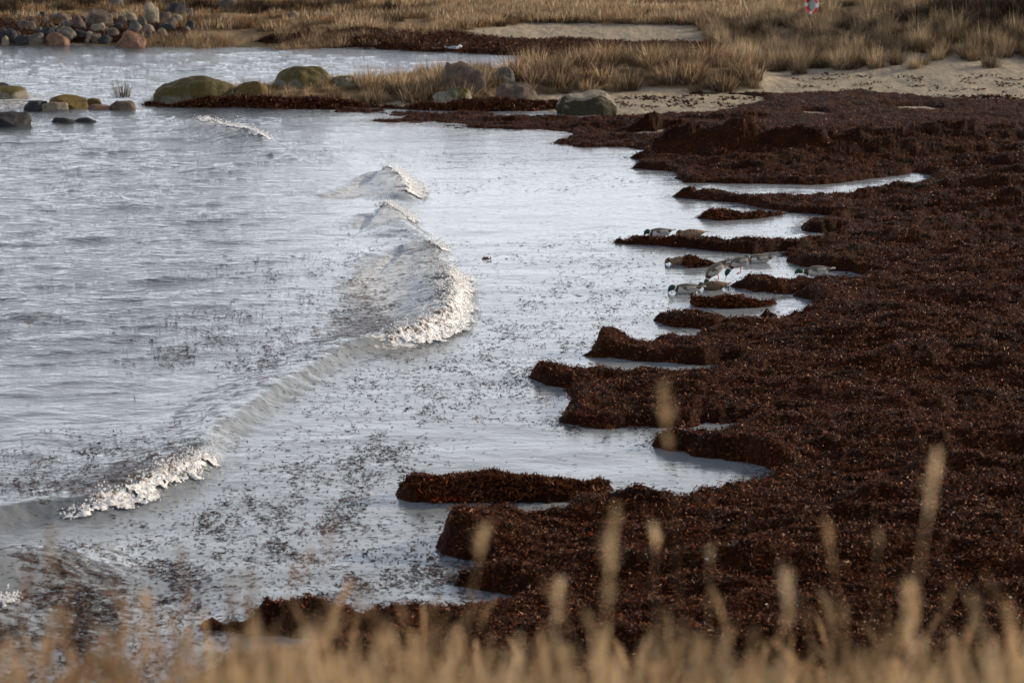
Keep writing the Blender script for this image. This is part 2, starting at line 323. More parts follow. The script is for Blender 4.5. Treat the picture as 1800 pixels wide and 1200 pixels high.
# meadow colouring: land behind the far beach, the dune crest, headland and the near hill
far_in = np.where(Y > 86, ss(-.8, .8, Y-grass_line(X)+2.5*(fbm(X*.5, Y*.5, 3, 21)-.5)*2), 0)
far_in = np.maximum(far_in, ss(-2.5, -5, X)*(Y > 86)*ss(-.5, 1, s_))
duneg = ss(6.5, 9.0, (Y-toe(X))*np.interp(X, [8, 16], [1, .68])+2*(fbm(X*.6, Y*.6, 3, 22)-.5))*ss(6.6, 8, X)
mead = np.clip(np.maximum.reduce([far_in, duneg*.8, ss(24, 21, Y), (sd_head(X, Y) > .3)*(X < 7.5)*(Y > 60)*(Y < 86)*(Y > spit_front(X)+.4)*1.0, (Y > 112)*1.0]), 0, 1)
me = mesh('beach_ground', np.stack([X, Y, Z], -1).reshape(-1, 3), gridfaces(len(ys), len(us)), mat=M['sand'], attrs={'meadow': mead.ravel()})
link(me, 'ground', kind='structure')

# ------------------------------------------------------------------ water
WAVES = [
 [(230,203,0),(310,212,.10),(365,220,.20),(400,232,.26),(440,240,.24),(480,250,.18),(515,266,.10),(570,285,0)],
 [(420,278,0),(470,268,.10),(520,272,.10),(590,300,0)],
 [(590,320,0),(640,308,.12),(690,303,.19),(720,318,.22),(735,340,.20),(735,356,.12),(715,362,.0)],
 [(560,398,0),(640,374,.11),(690,366,.17),(715,380,.20),(738,402,.16),(775,428,.07),(820,462,0)],
 [(560,470,0),(650,440,.08),(720,434,.16),(765,434,.24),(800,452,.20),(790,474,.15),(815,500,.22),(825,520,.26),(808,560,.26),(798,590,.28),(745,612,.28),(662,612,.20),(600,640,.17),(520,697,.18),(455,745,.17),(408,782,.18),(392,808,.17),(362,842,.21),(280,876,.21),(200,900,.19),(100,905,.15),(40,912,.16),(-20,935,.16),(-120,985,0)],
 [(-220,1050,.2),(-120,1034,.34),(-40,1022,.44),(30,1012,.46),(70,1000,.34),(105,985,.14),(140,968,0)],
 [(-120,1110,.2),(-40,1095,.25),(15,1080,.2),(35,1050,.05)],
 [(20,345,0),(120,330,.09),(230,345,.07),(300,370,0)], [(60,300,0),(150,292,.07),(260,300,.05),(330,318,0)],
 [(-40,560,0),(60,545,.06),(150,560,.05),(230,590,0)],
]
def wave_lines():
    out = []
    for wv in WAVES:
        p = np.array(W([(a, b) for a, b, c in wv])); A = np.array([c for _, _, c in wv]); 
        # resample smoothly
        seg = np.sqrt(((p[1:]-p[:-1])**2).sum(1)); s = np.concatenate([[0], seg.cumsum()]); q = np.arange(0, s[-1], .25)
        x = np.interp(q, s, p[:, 0]); y = np.interp(q, s, p[:, 1]); a = np.interp(q, s, A)
        k = np.hanning(9)[1:-1]; k = k/k.sum()
        if len(q) > 9:
            def sm(v): return np.convolve(np.pad(v, 3, 'edge'), k, 'valid')
            x, y, a = sm(sm(x)), sm(sm(y)), sm(a)
        x = x+.12*(vn(q*.9, q*0, 3)-.5); y = y+.5*(vn(q*.8, q*0+5, 4)-.5)*.5
        tx = np.gradient(x); ty = np.gradient(y); l = np.hypot(tx, ty)+1e-9; nx, ny = -ty/l, tx/l
        out.append((x, y, a, nx, ny, q))
    return out
WL = wave_lines()
def ridge(x, y):
    H = np.zeros(x.shape); Q = np.full(x.shape, 99.); AQ_ = np.zeros(x.shape)
    for (lx, ly, la, nx, ny, _) in WL:
        m = (x > lx.min()-4) & (x < lx.max()+4) & (y > ly.min()-4) & (y < ly.max()+4); idx = np.nonzero(m.ravel())[0]
        if len(idx) == 0: continue
        xs, ys_ = x.ravel()[idx], y.ravel()[idx]; best = np.full(len(idx), 1e9); sgn = np.zeros(len(idx)); a = np.zeros(len(idx)); lat = np.zeros(len(idx))
        nseg = len(lx)-1
        for i in range(nseg):
            ex, ey = lx[i+1]-lx[i], ly[i+1]-ly[i]; l2 = ex*ex+ey*ey+1e-12; wx_, wy_ = xs-lx[i], ys_-ly[i]; tr = (wx_*ex+wy_*ey)/l2; t = np.clip(tr, 0, 1)
            d = (wx_-ex*t)**2+(wy_-ey*t)**2; k = d < best; best[k] = d[k]; cr_s = np.sign(ex*wy_-ey*wx_); sgn[k] = (cr_s*np.sqrt(d))[k]; a[k] = (la[i]+(la[i+1]-la[i])*t)[k]
            ov = np.zeros(len(idx))
            if i == 0: ov = np.maximum(-tr, 0)*math.sqrt(l2)
            if i == nseg-1: ov = np.maximum(ov, np.maximum(tr-1, 0)*math.sqrt(l2))
            lat[k] = ov[k]
        q = sgn+.30
        h = a*np.where(q < 0, np.exp(-(q/.75)**2)-.12*np.exp(-((q+1.6)/.6)**2), np.exp(-(q/.22)**2))*np.exp(-(lat/.5)**2)
        Hf = H.ravel(); Hf[idx] = np.maximum(Hf[idx], h)+np.minimum(Hf[idx], 0)+np.where(h < 0, h, 0); H = Hf.reshape(x.shape)
        Af = AQ_.ravel(); Af[idx] = np.maximum(Af[idx], np.where(lat < .5, a, 0)); AQ_ = Af.reshape(x.shape)
        Qf = Q.ravel(); Qf[idx] = np.where((np.abs(sgn) < np.abs(Qf[idx])) & (a > .05) & (lat < .5), sgn, Qf[idx]); Q = Qf.reshape(x.shape)
    global AQ; AQ = AQ_
    return H, Q
def chop_f(x, y):
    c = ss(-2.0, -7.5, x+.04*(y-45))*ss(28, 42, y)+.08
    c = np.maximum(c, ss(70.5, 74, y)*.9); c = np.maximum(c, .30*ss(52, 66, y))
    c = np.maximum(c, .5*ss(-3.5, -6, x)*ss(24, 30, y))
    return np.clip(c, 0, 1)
def water_z(x, y, with_ridge=True):
    c = chop_f(x, y)
    cr_, sr = math.cos(.25), math.sin(.25); u = x*cr_+y*sr; v = -x*sr+y*cr_
    r1 = 1-np.abs(2*vn(u*.33, v*.8, 31)-1); r2 = 1-np.abs(2*vn(u*.8, v*1.7, 33)-1); r3 = fbm(u*1.3, v*2.6, 3, 35)
    z = c*(.055*(r1**2-.33)+.035*(r2**2-.33)+.04*(r3-.5)*ss(75, 58, y))
    z = z + .035*(vn(u*.22, v*.35, 41)-.5)+.012*(vn(u*.7, v*1.3, 44)-.5)
    if with_ridge:
        H, Q = ridge(x, y); z = z*(1-.5*(H > .08)) + H
        # rough, lumpy surface where the water is breaking
        br = np.exp(-((Q+.5)/.7)**2)*(Q < 90); z = z + br*.05*(fbm(x*5, y*5, 3, 51)-.5)
    return z
pys = np.concatenate([np.arange(68, 330, 1.25), np.arange(330, 700, 1.9), np.arange(700, 1260, 2.5)]); pys = np.concatenate([[20, 45, 60], pys, [1300, 1400, 1600]])
pxs = np.concatenate([np.array([-9000, -4000, -2000, -1100, -600, -350]), np.arange(-220, 1680, 3.1), np.array([1750, 2200])])
PX, PY = np.meshgrid(pxs, pys); PXj = PX+np.where((PX > -200) & (PX < 1660), rng.uniform(-.6, .6, PX.shape), 0)
X, Y = G(PXj, PY+np.where((PY > 70) & (PY < 1250), rng.uniform(-.3, .3, PY.shape), 0))
Z = water_z(X, Y)
allsd = np.maximum(sd_main(X, Y)*((X > -13) & (Y < 83)), 0)
keep = (sd_land(X, Y) < .9)
H, Q = ridge(X, Y)
def blob(pts, soft=1.0):
    sd = poly_sdf(X, Y, W(pts)); return ss(-soft, soft, sd)
foam = .50*np.exp(-((Q+.6)/.7)**2)*ss(.15, .24, AQ)+.55*np.exp(-((Q+.1)/.3)**2)*ss(.17, .25, AQ)
foam = foam*ss(28.5, 30.5, Y+.25*np.minimum(X+6, 0)*0)
foam = np.maximum(foam, .68*blob([(590,500),(640,455),(740,440),(790,470),(800,560),(740,590),(640,560)], .7))
foam = np.maximum(foam, .78*blob([(560,345),(640,310),(720,310),(725,350),(640,350)], .6)); foam = np.maximum(foam, .76*blob([(600,400),(690,370),(735,398),(650,405)], .5))
foam = np.maximum(foam, .6*blob([(1385,412),(1395,390),(1430,384),(1450,408)], .3)); foam = np.maximum(foam, .45*blob([(1440,378),(1400,372),(1490,366),(1500,380)], .4))
foam = np.maximum(foam, .52*blob([(-60,195),(-60,172),(60,160),(110,165),(90,182),(20,193)], .8)); foam = np.maximum(foam, .6*blob([(215,178),(225,163),(240,163),(242,180)], .4))
foam = np.maximum(foam, .42*blob([(470,196),(560,184),(590,188),(600,200)], .8))
foam = np.maximum(foam, .50*ss(.35, 0., np.abs(sd_land(X, Y)))*ss(58, 66, Y))
brown = .55*np.exp(-((Q+.9)/.8)**2)*ss(.12, .22, AQ)*(Y < 60)
brown = np.maximum(brown, .62*blob([(560,600),(600,520),(690,470),(775,470),(800,560),(740,585),(640,600),(560,640)], .8))
brown = np.maximum(brown, .8*blob([(120,890),(220,840),(345,800),(372,815),(300,860),(190,890)], .3)); brown = np.maximum(brown, 1.1*blob([(-120,1045),(-120,985),(30,972),(76,985),(64,1008),(10,1024)], .15)*1.25)
q = gridfaces(*X.shape, keep=keep)
V, q, fo_, br_, ch_ = compact(np.stack([X, Y, Z], -1).reshape(-1, 3), q, foam.ravel(), brown.ravel(), chop_f(X, Y).ravel())
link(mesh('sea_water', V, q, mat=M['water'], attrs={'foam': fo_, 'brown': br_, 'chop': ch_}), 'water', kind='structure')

# foam crests --------------------------------------------------------------
def tetra_cloud(P, r, rng):
    "small lumps: octahedra"
    n = len(P); o = np.array([[1,0,0],[-1,0,0],[0,1,0],[0,-1,0],[0,0,1],[0,0,-1]], float)
    s = r[:, None, None]*(1+rng.uniform(-.5, .5, (n, 6, 1)))
    V = P[:, None, :]+o[None]*s; V = V.reshape(-1, 3)
    f = np.array([[0,2,4],[2,1,4],[1,3,4],[3,0,4],[2,0,5],[1,2,5],[3,1,5],[0,3,5]]); T = (f[None]+np.arange(n)[:, None, None]*6).reshape(-1, 3)
    return V, T
CRESTS = [  # wave index, from-to pixel x/y window along the line, back, front widths
 (0, (365,218), (482,252), .35, .25, 'white foam crest farthest out, beside the mossy boulders', 0.1),
 (2, (680,300), (738,352), .32, .32, 'fan shaped white breaker, upper one of the middle of the bay', .15),
 (3, (684,364), (738,402), .25, .18, 'small white crest just below the fan shaped breaker', .4),
 (4, (752,432), (802,454), .35, .22, 'small foam cap at the far end of the long breaking wave', .7),
 (4, (792,480), (660,614), .38, .26, 'long bowed white breaker in the middle, brown seaweed in its back', .6),
 (4, (392,802), (92,906), .22, .17, 'long frothy breaker at lower left, nearest whole wave', .55),
 (5, (-50,1024), (88,993), .10, .26, 'foam fringe of the dark rounded breaker cut by the left edge, behind the grass', .45),
 (6, (-100,1105), (30,1062), .12, .14, 'white foam strip at the left edge, half hidden by blurred grass', .2),
]
for ci, (wi, a, b_, back, front, lab, brn) in enumerate(CRESTS):
    lx, ly, la, nx, ny, q_ = WL[wi]; ax, ay = G(*a); bx, by = G(*b_)
    i0 = int(np.argmin((lx-ax)**2+(ly-ay)**2)); i1 = int(np.argmin((lx-bx)**2+(ly-by)**2)); i0, i1 = min(i0, i1), max(i0, i1)
    Ls = q_[i1]-q_[i0]; st = .022 if wi >= 4 else .035
    s = np.arange(0, Ls, st); t = np.arange(-back-.3, front, st)
    S, T_ = np.meshgrid(s, t); ip = lambda v: np.interp(q_[i0]+S, q_, v)
    X = ip(lx)+ip(nx)*T_-0*S; Y = ip(ly)+ip(ny)*T_; zb = water_z(X, Y)
    e = np.minimum(ss(0, .5, S), ss(0, .5, Ls-S))
    nf_ = fbm(X*3, Y*3, 4, 60+ci); wav = (vn(S*1.7, S*0, 70+ci)-.5)*.22
    lump0 = fbm(X*4, Y*4, 3, 90+ci, .6)
    m = np.minimum(ss(-back-.25, -back+.25, T_+wav+(nf_-.5)*.5), ss(front, front-.22, T_+wav+(nf_-.5)*.35))*e
    lump = fbm(X*9, Y*9, 3, 80+ci, .65); lump2 = vn(X*30, Y*30, 81+ci)
    Z = zb+.01+m*(.006+.055*np.abs(lump-.45)*1.4+.03*np.abs(lump0-.5)+.03*lump2)
    X = X+(vn(X*18, Y*18, 7)-.5)*.03; Y = Y+(vn(X*18, Y*18, 9)-.5)*.03
    kp = m*(.75+.5*(lump > .42))+.5*(lump2-.5)+.5*(lump-.5) > .45
    qf = gridfaces(*X.shape); qf = qf[kp.ravel()[qf].all(1)]
    bw = brn*ss(.12, -.35, T_)+0*S
    V, qf, bw = compact(np.stack([X, Y, Z], -1).reshape(-1, 3), qf, bw.ravel())
    # spray lumps
    n = int(Ls*220); k = rng.integers(0, len(V), n); P = V[k]+rng.normal(0, 1, (n, 3))*[.06, .06, .02]+[0, 0, .015]
    P[:, 2] += rng.exponential(.028, n)
    Vt, Tt = tetra_cloud(P, rng.uniform(.006, .018, n), rng)
    oc = V.mean(0); oc[2] = 0
    root = link(mesh('foam', V-oc, qf, mat=M['foam'], attrs={'brown': bw}), 'foam_crest', loc=oc, label=lab, category='wave foam', group='breaking wave crests in the bay')
    link(mesh('spray', Vt-oc, tris=Tt, mat=M['foam'], attrs={'brown': np.zeros(len(Vt))}, smooth=False), 'spray', root, kind='stuff')

# ------------------------------------------------------------------ seaweed
HEAPS = [(1165,222,.75,.5,.42),(1210,262,1.6,.35,.20),(1320,262,2.6,.5,.30),(1450,268,2.2,.4,.2),(1560,250,2,.4,.15),(1700,245,2.5,.4,.18),(1040,645,.5,.3,.05),(1150,672,.8,.3,.06),(1010,700,.4,.25,.08),
         (1065,600,.35,.3,.10),(950,645,.3,.3,.08),(1170,770,.3,.25,.12),(1320,790,.8,.5,.08),(830,930,.6,.6,.15),(1700,330,2,.5,.12),(1580,580,.5,.4,.1),(470,1072,.5,.5,.04),(540,1066,.6,.5,.05),(620,1085,.6,.4,.04),(1130,890,.6,.4,.12),(1200,330,.5,.4,.1),(1090,215,1.5,.3,.10),(1400,205,2,.4,.12),
         (1620,420,1.2,.3,.08),(1700,520,1.4,.4,.08),(1500,640,1.5,.4,.07),(1650,700,1.2,.4,.07),(1450,930,1.2,.5,.09),(1650,990,1,.4,.10),(1350,1010,1,.4,.1),(1100,1000,.8,.4,.1),(1700,880,1,.4,.08)]
HOLES = [(1125,216,.55,.35),(1198,214,.75,.45),(1613,188,.5,.35),(1700,425,.15,.12),(1745,391,.2,.12),(1690,505,.2,.12),(1688,684,.12,.1),(1425,193,.3,.3)]
def weed_h(x, y, sd, th=None):
    e = sd + (.09 if th is None else 0) + (.34 if th is None else .10)*(fbm(x*2.2, y*2.2, 3, 90)-.5) + .07*(vn(x*9, y*9, 95)-.5) + (0 if th is None else .14)
    edge = ss(-.04, .24+.1*vn(x*1.3, y*1.3, 107), e)
    r = 1-np.abs(2*fbm(x*.45+3, y*1.1, 3, 96)-1); r2 = 1-np.abs(2*fbm(x*1.6, y*3.2, 2, 97)-1)
    t = (.12 if th is None else th*.92)+.08*(fbm(x*.9, y*1.5, 3, 99)-.5)*2
    if th is None:
        t = t+.06*np.exp(-((e-.3)/.28)**2)*ss(62, 55, y)
        t = t-.07*ss(60, 68, y)-.035*ss(49, 55, y)
        ins = ss(.4, 2.5, e); t = t+ins*(.20*(r**3-.25)+.03)
        t = t+ins*.22*(1-np.exp(-np.maximum(e, 0)/7.0))
        for (px, py, sx, sy, h) in HEAPS:
            hx, hy = G(px, py, .15); d = ((x-hx)/sx)**2+((y-hy)/sy)**2; t = t+1.6*h*np.exp(-d)*(.75+.5*vn(x*2.5, y*2.5, 98))
    t = t+(.13 if th is None else .06)*(r2-.6)*ss(.1, .6, e)+(.12 if th is None else .09)*(fbm(x*4.0, y*5.5, 3, 101)-.5)+.035*(vn(x*17, y*17, 105)-.5)
    return -.07+edge*(t+.07)
def strands(P, n, rng, length=(.02, .07), width=(.004, .012), up=.6, cols=None, flat=0.0):
    "short kinked ribbons, three rows of two vertices"
    k = rng.integers(0, len(P), n) if len(P) != n else np.arange(n); p = P[k].copy()
    az = rng.uniform(0, 2*np.pi, n); el = rng.normal(0, up, n)
    L_ = rng.uniform(*length, n)*(1+rng.exponential(.25, n)); w_ = rng.uniform(*width, n)
    d = np.stack([np.cos(az)*np.cos(el), np.sin(az)*np.cos(el), np.sin(el)], 1); az2 = az+rng.normal(0, .9, n); el2 = el+rng.normal(0, .5, n)*(1 if up > .1 else .1)
    d2 = np.stack([np.cos(az2)*np.cos(el2), np.sin(az2)*np.cos(el2), np.sin(el2)], 1)
    s = np.cross(d, rng.normal(0, 1, (n, 3)) if up > .1 else np.array([[0, 0, 1.]])+rng.normal(0, .25, (n, 3))); s /= np.linalg.norm(s, axis=1)[:, None]+1e-9
    a = p-d*L_[:, None]*.5; b = p; c = p+d2*L_[:, None]*.5; sw = s*w_[:, None]
    V = np.stack([a-sw*.5, a+sw*.5, b+sw, b-sw, c+sw*.4, c-sw*.4], 1).reshape(-1, 3)
    i = np.arange(n)[:, None]*6; q = np.concatenate([i+[0, 1, 2, 3], i+[3, 2, 4, 5]])
    c_ = cols[rng.integers(0, len(cols), n)]*rng.uniform(.6, 1.4, (n, 1)); c_ = np.repeat(c_, 6, 0)
    return V, q, c_
WCOL = np.array([(.018,.0050,.002)]*6+[(.070,.020,.006)]*8+[(.135,.041,.012)]*8+[(.16,.058,.022)]*3+[(.22,.12,.055)]*1+[(.17,.028,.008)]*1)
def wgrid(pxa, pxb, sx, pya, pyb, sy):
    PX, PY = np.meshgrid(np.arange(pxa, pxb, sx), np.arange(pya, pyb, sy))
    return G(PX+rng.uniform(-.35, .35, PX.shape)*sx, PY+rng.uniform(-.35, .35, PY.shape)*sy)
def main_mat():
    pa = np.concatenate([np.arange(60, 560, 3.2), np.arange(560, 1860, 2.3), np.arange(1864, 2230, 5.5), np.array([2250, 2300, 2400, 2550, 2700])])
    py = np.concatenate([np.arange(152, 330, 1.15), np.arange(330, 700, 1.6), np.arange(700, 1240, 2.2), np.array([1250, 1270, 1300, 1350, 1420])])
    PX, PY = np.meshgrid(pa, py); X, Y = G(PX+rng.uniform(-.8, .8, PX.shape)*(PX < 1860), PY+rng.uniform(-.4, .4, PY.shape)*(PY < 1240))
    sd = sd_main(X, Y)
    for (hx_, hy_, sx, sy) in HOLES:
        hx, hy = G(hx_, hy_, .28); sd = np.minimum(sd, (np.sqrt(((x_ := X-hx)/sx)**2+((Y-hy)/sy)**2)-1)*min(sx, sy))
    # thin out over the sand at the upper edge
    Z = weed_h(X, Y, sd); keep = sd > -.35
    k_ = (Y > 52) & keep; xt, yt, st_ = X[k_], Y[k_], sd[k_]; ee = ss(-.05, .5, st_+.5*(fbm(xt*2.5, yt*2, 3, 160)-.5))
    Z[k_] = np.maximum(Z[k_], terrain(xt, yt)-.07+ee*(.10+.10*fbm(xt*2, yt*2.5, 3, 161)+.05*vn(xt*8, yt*8, 162)))
    f = gridfaces(*X.shape, keep=keep); V, f, s2 = compact(np.stack([X, Y, Z], -1).reshape(-1, 3), f, sd.ravel())
    root = link(mesh('seaweed_mat', V, f, mat=M['mat']), 'seaweed_bank', label='wide rust brown mat of washed up seaweed covering the right side of the shore', category='seaweed', kind='stuff')
    ok = np.nonzero((s2 > -.02) & (np.abs(V[:, 0]) < 18))[0]; k = rng.choice(ok, 270000)
    P = V[k]+rng.normal(0, .03, (len(k), 3))*[1, 1.5, .25]+[0, 0, .012]
    Vs, qs, cs = strands(P, len(P), rng, (.02, .06), (.004, .011), .40, WCOL)
    link(mesh('loose_strands', Vs, qs, mat=M['weed'], col=cs, smooth=False), 'loose_strands', root, kind='stuff')
    k = rng.choice(ok, 200); P = V[k]+[0, 0, .02]     # pale flecks painted in as glints on the weed, red bits among them
    Vs, qs, cs = strands(P, len(P), rng, (.02, .05), (.008, .02), .3, np.array([(.55,.52,.48),(.4,.33,.25),(.35,.05,.02)]))
    link(mesh('pale_flecks', Vs, qs, mat=M['weed'], col=cs, smooth=False), 'pale_flecks', root, kind='stuff')
main_mat()
IL = {'near': 'long lumpy seaweed island at lower middle, reddish orange strands on its left foot', 'duckside': 'small seaweed heap in the water with a brown duck against its left end',
      'flat': 'flat topped seaweed islet just right of the green headed duck in front', 'upper': 'low peaked seaweed islet uppermost in the inlet'}
for k_, (fld, th) in isl_f.items():
    P = ISL[k_][0]; pxa, pxb = min(p[0] for p in P)-25, max(p[0] for p in P)+25; pya, pyb = min(p[1] for p in P)-5, max(p[1] for p in P)+35
    X, Y = wgrid(pxa, pxb, 1.6, pya, pyb, 1.0); sd = fld(X, Y); Z = weed_h(X, Y, sd-.02, th)+ss(.1, .6, sd)*.05
    if k_ == 'near': Z += .05*np.exp(-((X-G(1030, 850, .1)[0])/.25)**2)*ss(0, .3, sd)+.04*np.exp(-((X-G(860, 850, .1)[0])/.25)**2)*ss(0, .3, sd)
    if k_ == 'duckside': Z += .10*np.exp(-((X-G(1210, 460, .1)[0])/.12)**2)*ss(0, .2, sd)
    f = gridfaces(*X.shape, keep=sd > -.3); V, f, s2 = compact(np.stack([X, Y, Z], -1).reshape(-1, 3), f, sd.ravel())
    oc = V.mean(0)*[1, 1, 0]
    root = link(mesh('seaweed_islet', V-oc, f, mat=M['mat']), 'seaweed_islet', loc=oc, label=IL[k_], category='seaweed heap', group='seaweed islets in the shallows')
    ok = np.nonzero(s2 > -.03)[0]; n = {'near': 9000}.get(k_, 2200); P = V[rng.choice(ok, n)]+rng.normal(0, .02, (n, 3))*[1, 1, .4]+[0, 0, .01]
    Vs, qs, cs = strands(P, n, rng, (.03, .08), (.004, .012), .5, WCOL)
    link(mesh('loose_strands', Vs-oc, qs, mat=M['weed'], col=cs, smooth=False), 'loose_strands', root, kind='stuff')
    if k_ == 'near':
        P = np.array([list(G(x, y, .06))+[.07] for x, y in rng.normal([765, 872], [6, 3], (12, 2))]+[list(G(x, y, .05))+[.06] for x, y in rng.normal([795, 874], [9, 1.5], (9, 2))]); P = P.astype(float); P[:, 1] -= .10
        Vs, qs, cs = strands(P, len(P), rng, (.04, .10), (.005, .011), .4, np.array([(.26, .03, .008), (.30, .05, .015)])); link(mesh('red_strands', Vs-oc, qs, mat=M['weed'], col=cs), 'red_strands', root, kind='stuff', label='orange red weed strands')

# far seaweed belts: back beach and headland foot
def belt(name, poly, label, h=.18, step=(3.2, 1.0), n=20000, cols=WCOL):
    P = W(poly); x0, x1 = min(p[0] for p in poly)-12, max(p[0] for p in poly)+12; y0, y1 = min(p[1] for p in poly)-6, max(p[1] for p in poly)+6
    X, Y = wgrid(x0, x1, step[0], y0, y1, step[1]); sd = poly_sdf(X, Y, P)+.5*(fbm(X*.8, Y*.8, 3, 120)-.5)
    e = ss(-.1, .5, sd); base = np.maximum(terrain(X, Y), 0)
    Z = base-.08+e*(h*(.6+.8*fbm(X*.9, Y*1.6, 3, 121))+.09+.06*(fbm(X*3, Y*4, 3, 122)-.5))
    f = gridfaces(*X.shape, keep=sd > -.4); V, f, s2 = compact(np.stack([X, Y, Z], -1).reshape(-1, 3), f, sd.ravel())
    root = link(mesh(name, V, f, mat=M['mat']), name, label=label, category='seaweed', kind='stuff')
    P = V[rng.choice(np.nonzero(s2 > 0)[0], n)]+rng.normal(0, .06, (n, 3))*[1, 1, .3]+[0, 0, .02]
    Vs, qs, cs = strands(P, n, rng, (.06, .16), (.008, .022), .5, cols*.6); link(mesh('loose_strands', Vs, qs, mat=M['weed'], col=cs, smooth=False), 'loose_strands', root, kind='stuff')
belt('seaweed_belt', [(300,77),(420,79),(520,84),(560,82),(650,85),(700,90),(800,95),(860,96),(930,102),(960,112),(1100,114),(1345,112),(1350,80,.3),(1250,74,.3),(1120,70,.3),(1000,64,.3),(850,62,.3),(700,60,.3),(560,57,.3),(480,62,.3),(420,66,.3),(320,70,.2)],
     'dark red brown seaweed belt along the far beach behind the grassy spit')
belt('spit_seaweed', [(248,184),(330,189),(420,191),(600,191),(780,190),(900,188),(1000,186),(1040,186),(900,180,.3),(760,176,.3),(640,168,.3),(560,168,.3),(420,172,.2),(300,174,.2),(262,176,.1)],
     'dark seaweed banked along the foot of the grassy spit', h=.22, step=(2.5, .9), n=26000)
belt('rock_shore_weed', [(-120,80),(0,82),(150,80),(250,79),(330,78),(345,66,.3),(330,48,.4),(250,40,.4),(100,36,.4),(-120,36,.4)], 'dark wrack and wet soil between the stones of the far left shore', h=.12, step=(3.5, 1.2), n=7000, cols=WCOL[:14]*1.2)
# crumbs of seaweed on bare sand
P = []
for (x0, x1, y0, y1, n) in [(1080,1330,168,190,170),(1345,1800,168,186,900),(890,990,176,194,90),(1400,1800,130,170,260)]:
    for _ in range(n):
        a_, b_ = random.uniform(x0, x1), random.uniform(y0, y1)
        if fbm(np.array([a_*.03]), np.array([b_*.25]), 4, 130, .7)[0] < .53: continue
        x, y, z = GT(a_, b_); 
        for _k in range(4): P.append((x+random.gauss(0, .12), y+random.gauss(0, .15), z+.015))
P = np.array(P); Vs, qs, cs = strands(P, len(P), rng, (.05, .14), (.012, .035), .3, WCOL[:14])
link(mesh('seaweed_crumbs', Vs, qs, mat=M['weed'], col=cs, smooth=False), 'seaweed_crumbs', label='scattered dark seaweed crumbs lying on the pale sand', category='seaweed', kind='stuff')

# floating fragments ---------------------------------------------------------
DENS = [  # polygon in pixels, density weight, softness
 ([(300,640),(330,560),(480,520),(600,490),(760,470),(800,560),(700,590),(600,630),(480,650)], 1.0),
 ([(-60,880),(-60,800),(150,770),(330,780),(370,800),(250,850),(100,890)], 1.0),
 ([(820,740),(560,720),(600,660),(760,600),(850,560),(1000,560),(1040,600),(930,690),(990,740)], .9),
 ([(60,1100),(120,960),(400,850),(600,760),(820,780),(700,880),(780,960),(840,1020),(600,1060),(430,1040),(350,1100)], 1.0),
 ([(-60,1250),(60,1020),(420,1040),(400,1100),(300,1200)], 1.5),
 ([(850,560),(1000,470),(1060,430),(1180,455),(1190,500),(1220,545),(1040,600)], .7),
 ([(330,480),(400,450),(620,450),(640,480),(480,500)], .6), ([(540,410),(600,395),(760,440),(640,440)], .5),
 ([(620,345),(560,330),(900,315),(1150,300),(1180,330),(900,335)], .5), ([(500,260),(900,270),(1080,285),(900,295),(560,280)], .35),
 ([(800,440),(1060,400),(1060,440),(860,480)], .35), ([(690,930),(760,880),(770,960),(850,1010),(800,1030),(640,980)], 1.0),
]
cand = 900000
px = rng.uniform(-80, 1480, cand); py = rng.uniform(215, 1260, cand); x, y = G(px, py)
cl = fbm(x*2.6, y*1.5, 4, 140, .75); cl2 = fbm(x*.35, y*.3, 3, 141)
d = .006*np.ones(cand)
for P, wgt in DENS: d = np.maximum(d, wgt*ss(-.9, .7, poly_sdf(x, y, W(P))+1.6*(cl2-.5)))
dd = d*(.16+ss(.45, .72, cl))*.36*np.interp(py, [200, 400, 700, 1000, 1200], [1.4, 1.2, .8, .75, .8])
ok = (rng.uniform(0, 1, cand) < dd) & (sd_land(x, y) < .15); x, y = x[ok], y[ok]
for f_, _t in isl_f.values():
    ff = f_; inb = (x > ff.x0) & (x < ff.xs[-1]) & (y > ff.y0) & (y < ff.ys[-1]); s = np.where(inb, ff(x, y), -9); x, y = x[s < -.02], y[s < -.02]
mult = 1; 
# soaked weed drifting off the ragged edges of the banks
ex = rng.uniform(560, 1660, 260000); ey = rng.uniform(190, 1120, 260000); ex, ey = G(ex, ey); es = sd_main(ex, ey); k_ = (es < .10) & (es > -.9) & (ey < 64)
ex, ey, es = ex[k_], ey[k_], es[k_]; k_ = rng.uniform(0, 1, len(ex)) < .9*np.exp(es/.16)*ss(.35, .65, fbm(ex*1.3, ey*1.0, 3, 170)); x = np.concatenate([x, ex[k_]]); y = np.concatenate([y, ey[k_]])
P = np.stack([x, y, water_z(x, y)+.006], 1)
FC = np.array([(.010,.005,.005)]*9+[(.022,.009,.006)]*6+[(.075,.028,.015)]*3+[(.14,.045,.018)]*1)
Vs, qs, cs = strands(P, len(P), rng, (.016, .075), (.004, .011), .05, FC)
link(mesh('floating_fragments', Vs, qs, mat=M['float'], col=cs, smooth=False), 'floating_seaweed', label='thousands of small dark seaweed fragments drifting on the bay', category='seaweed', kind='stuff')
print('floating', len(P))
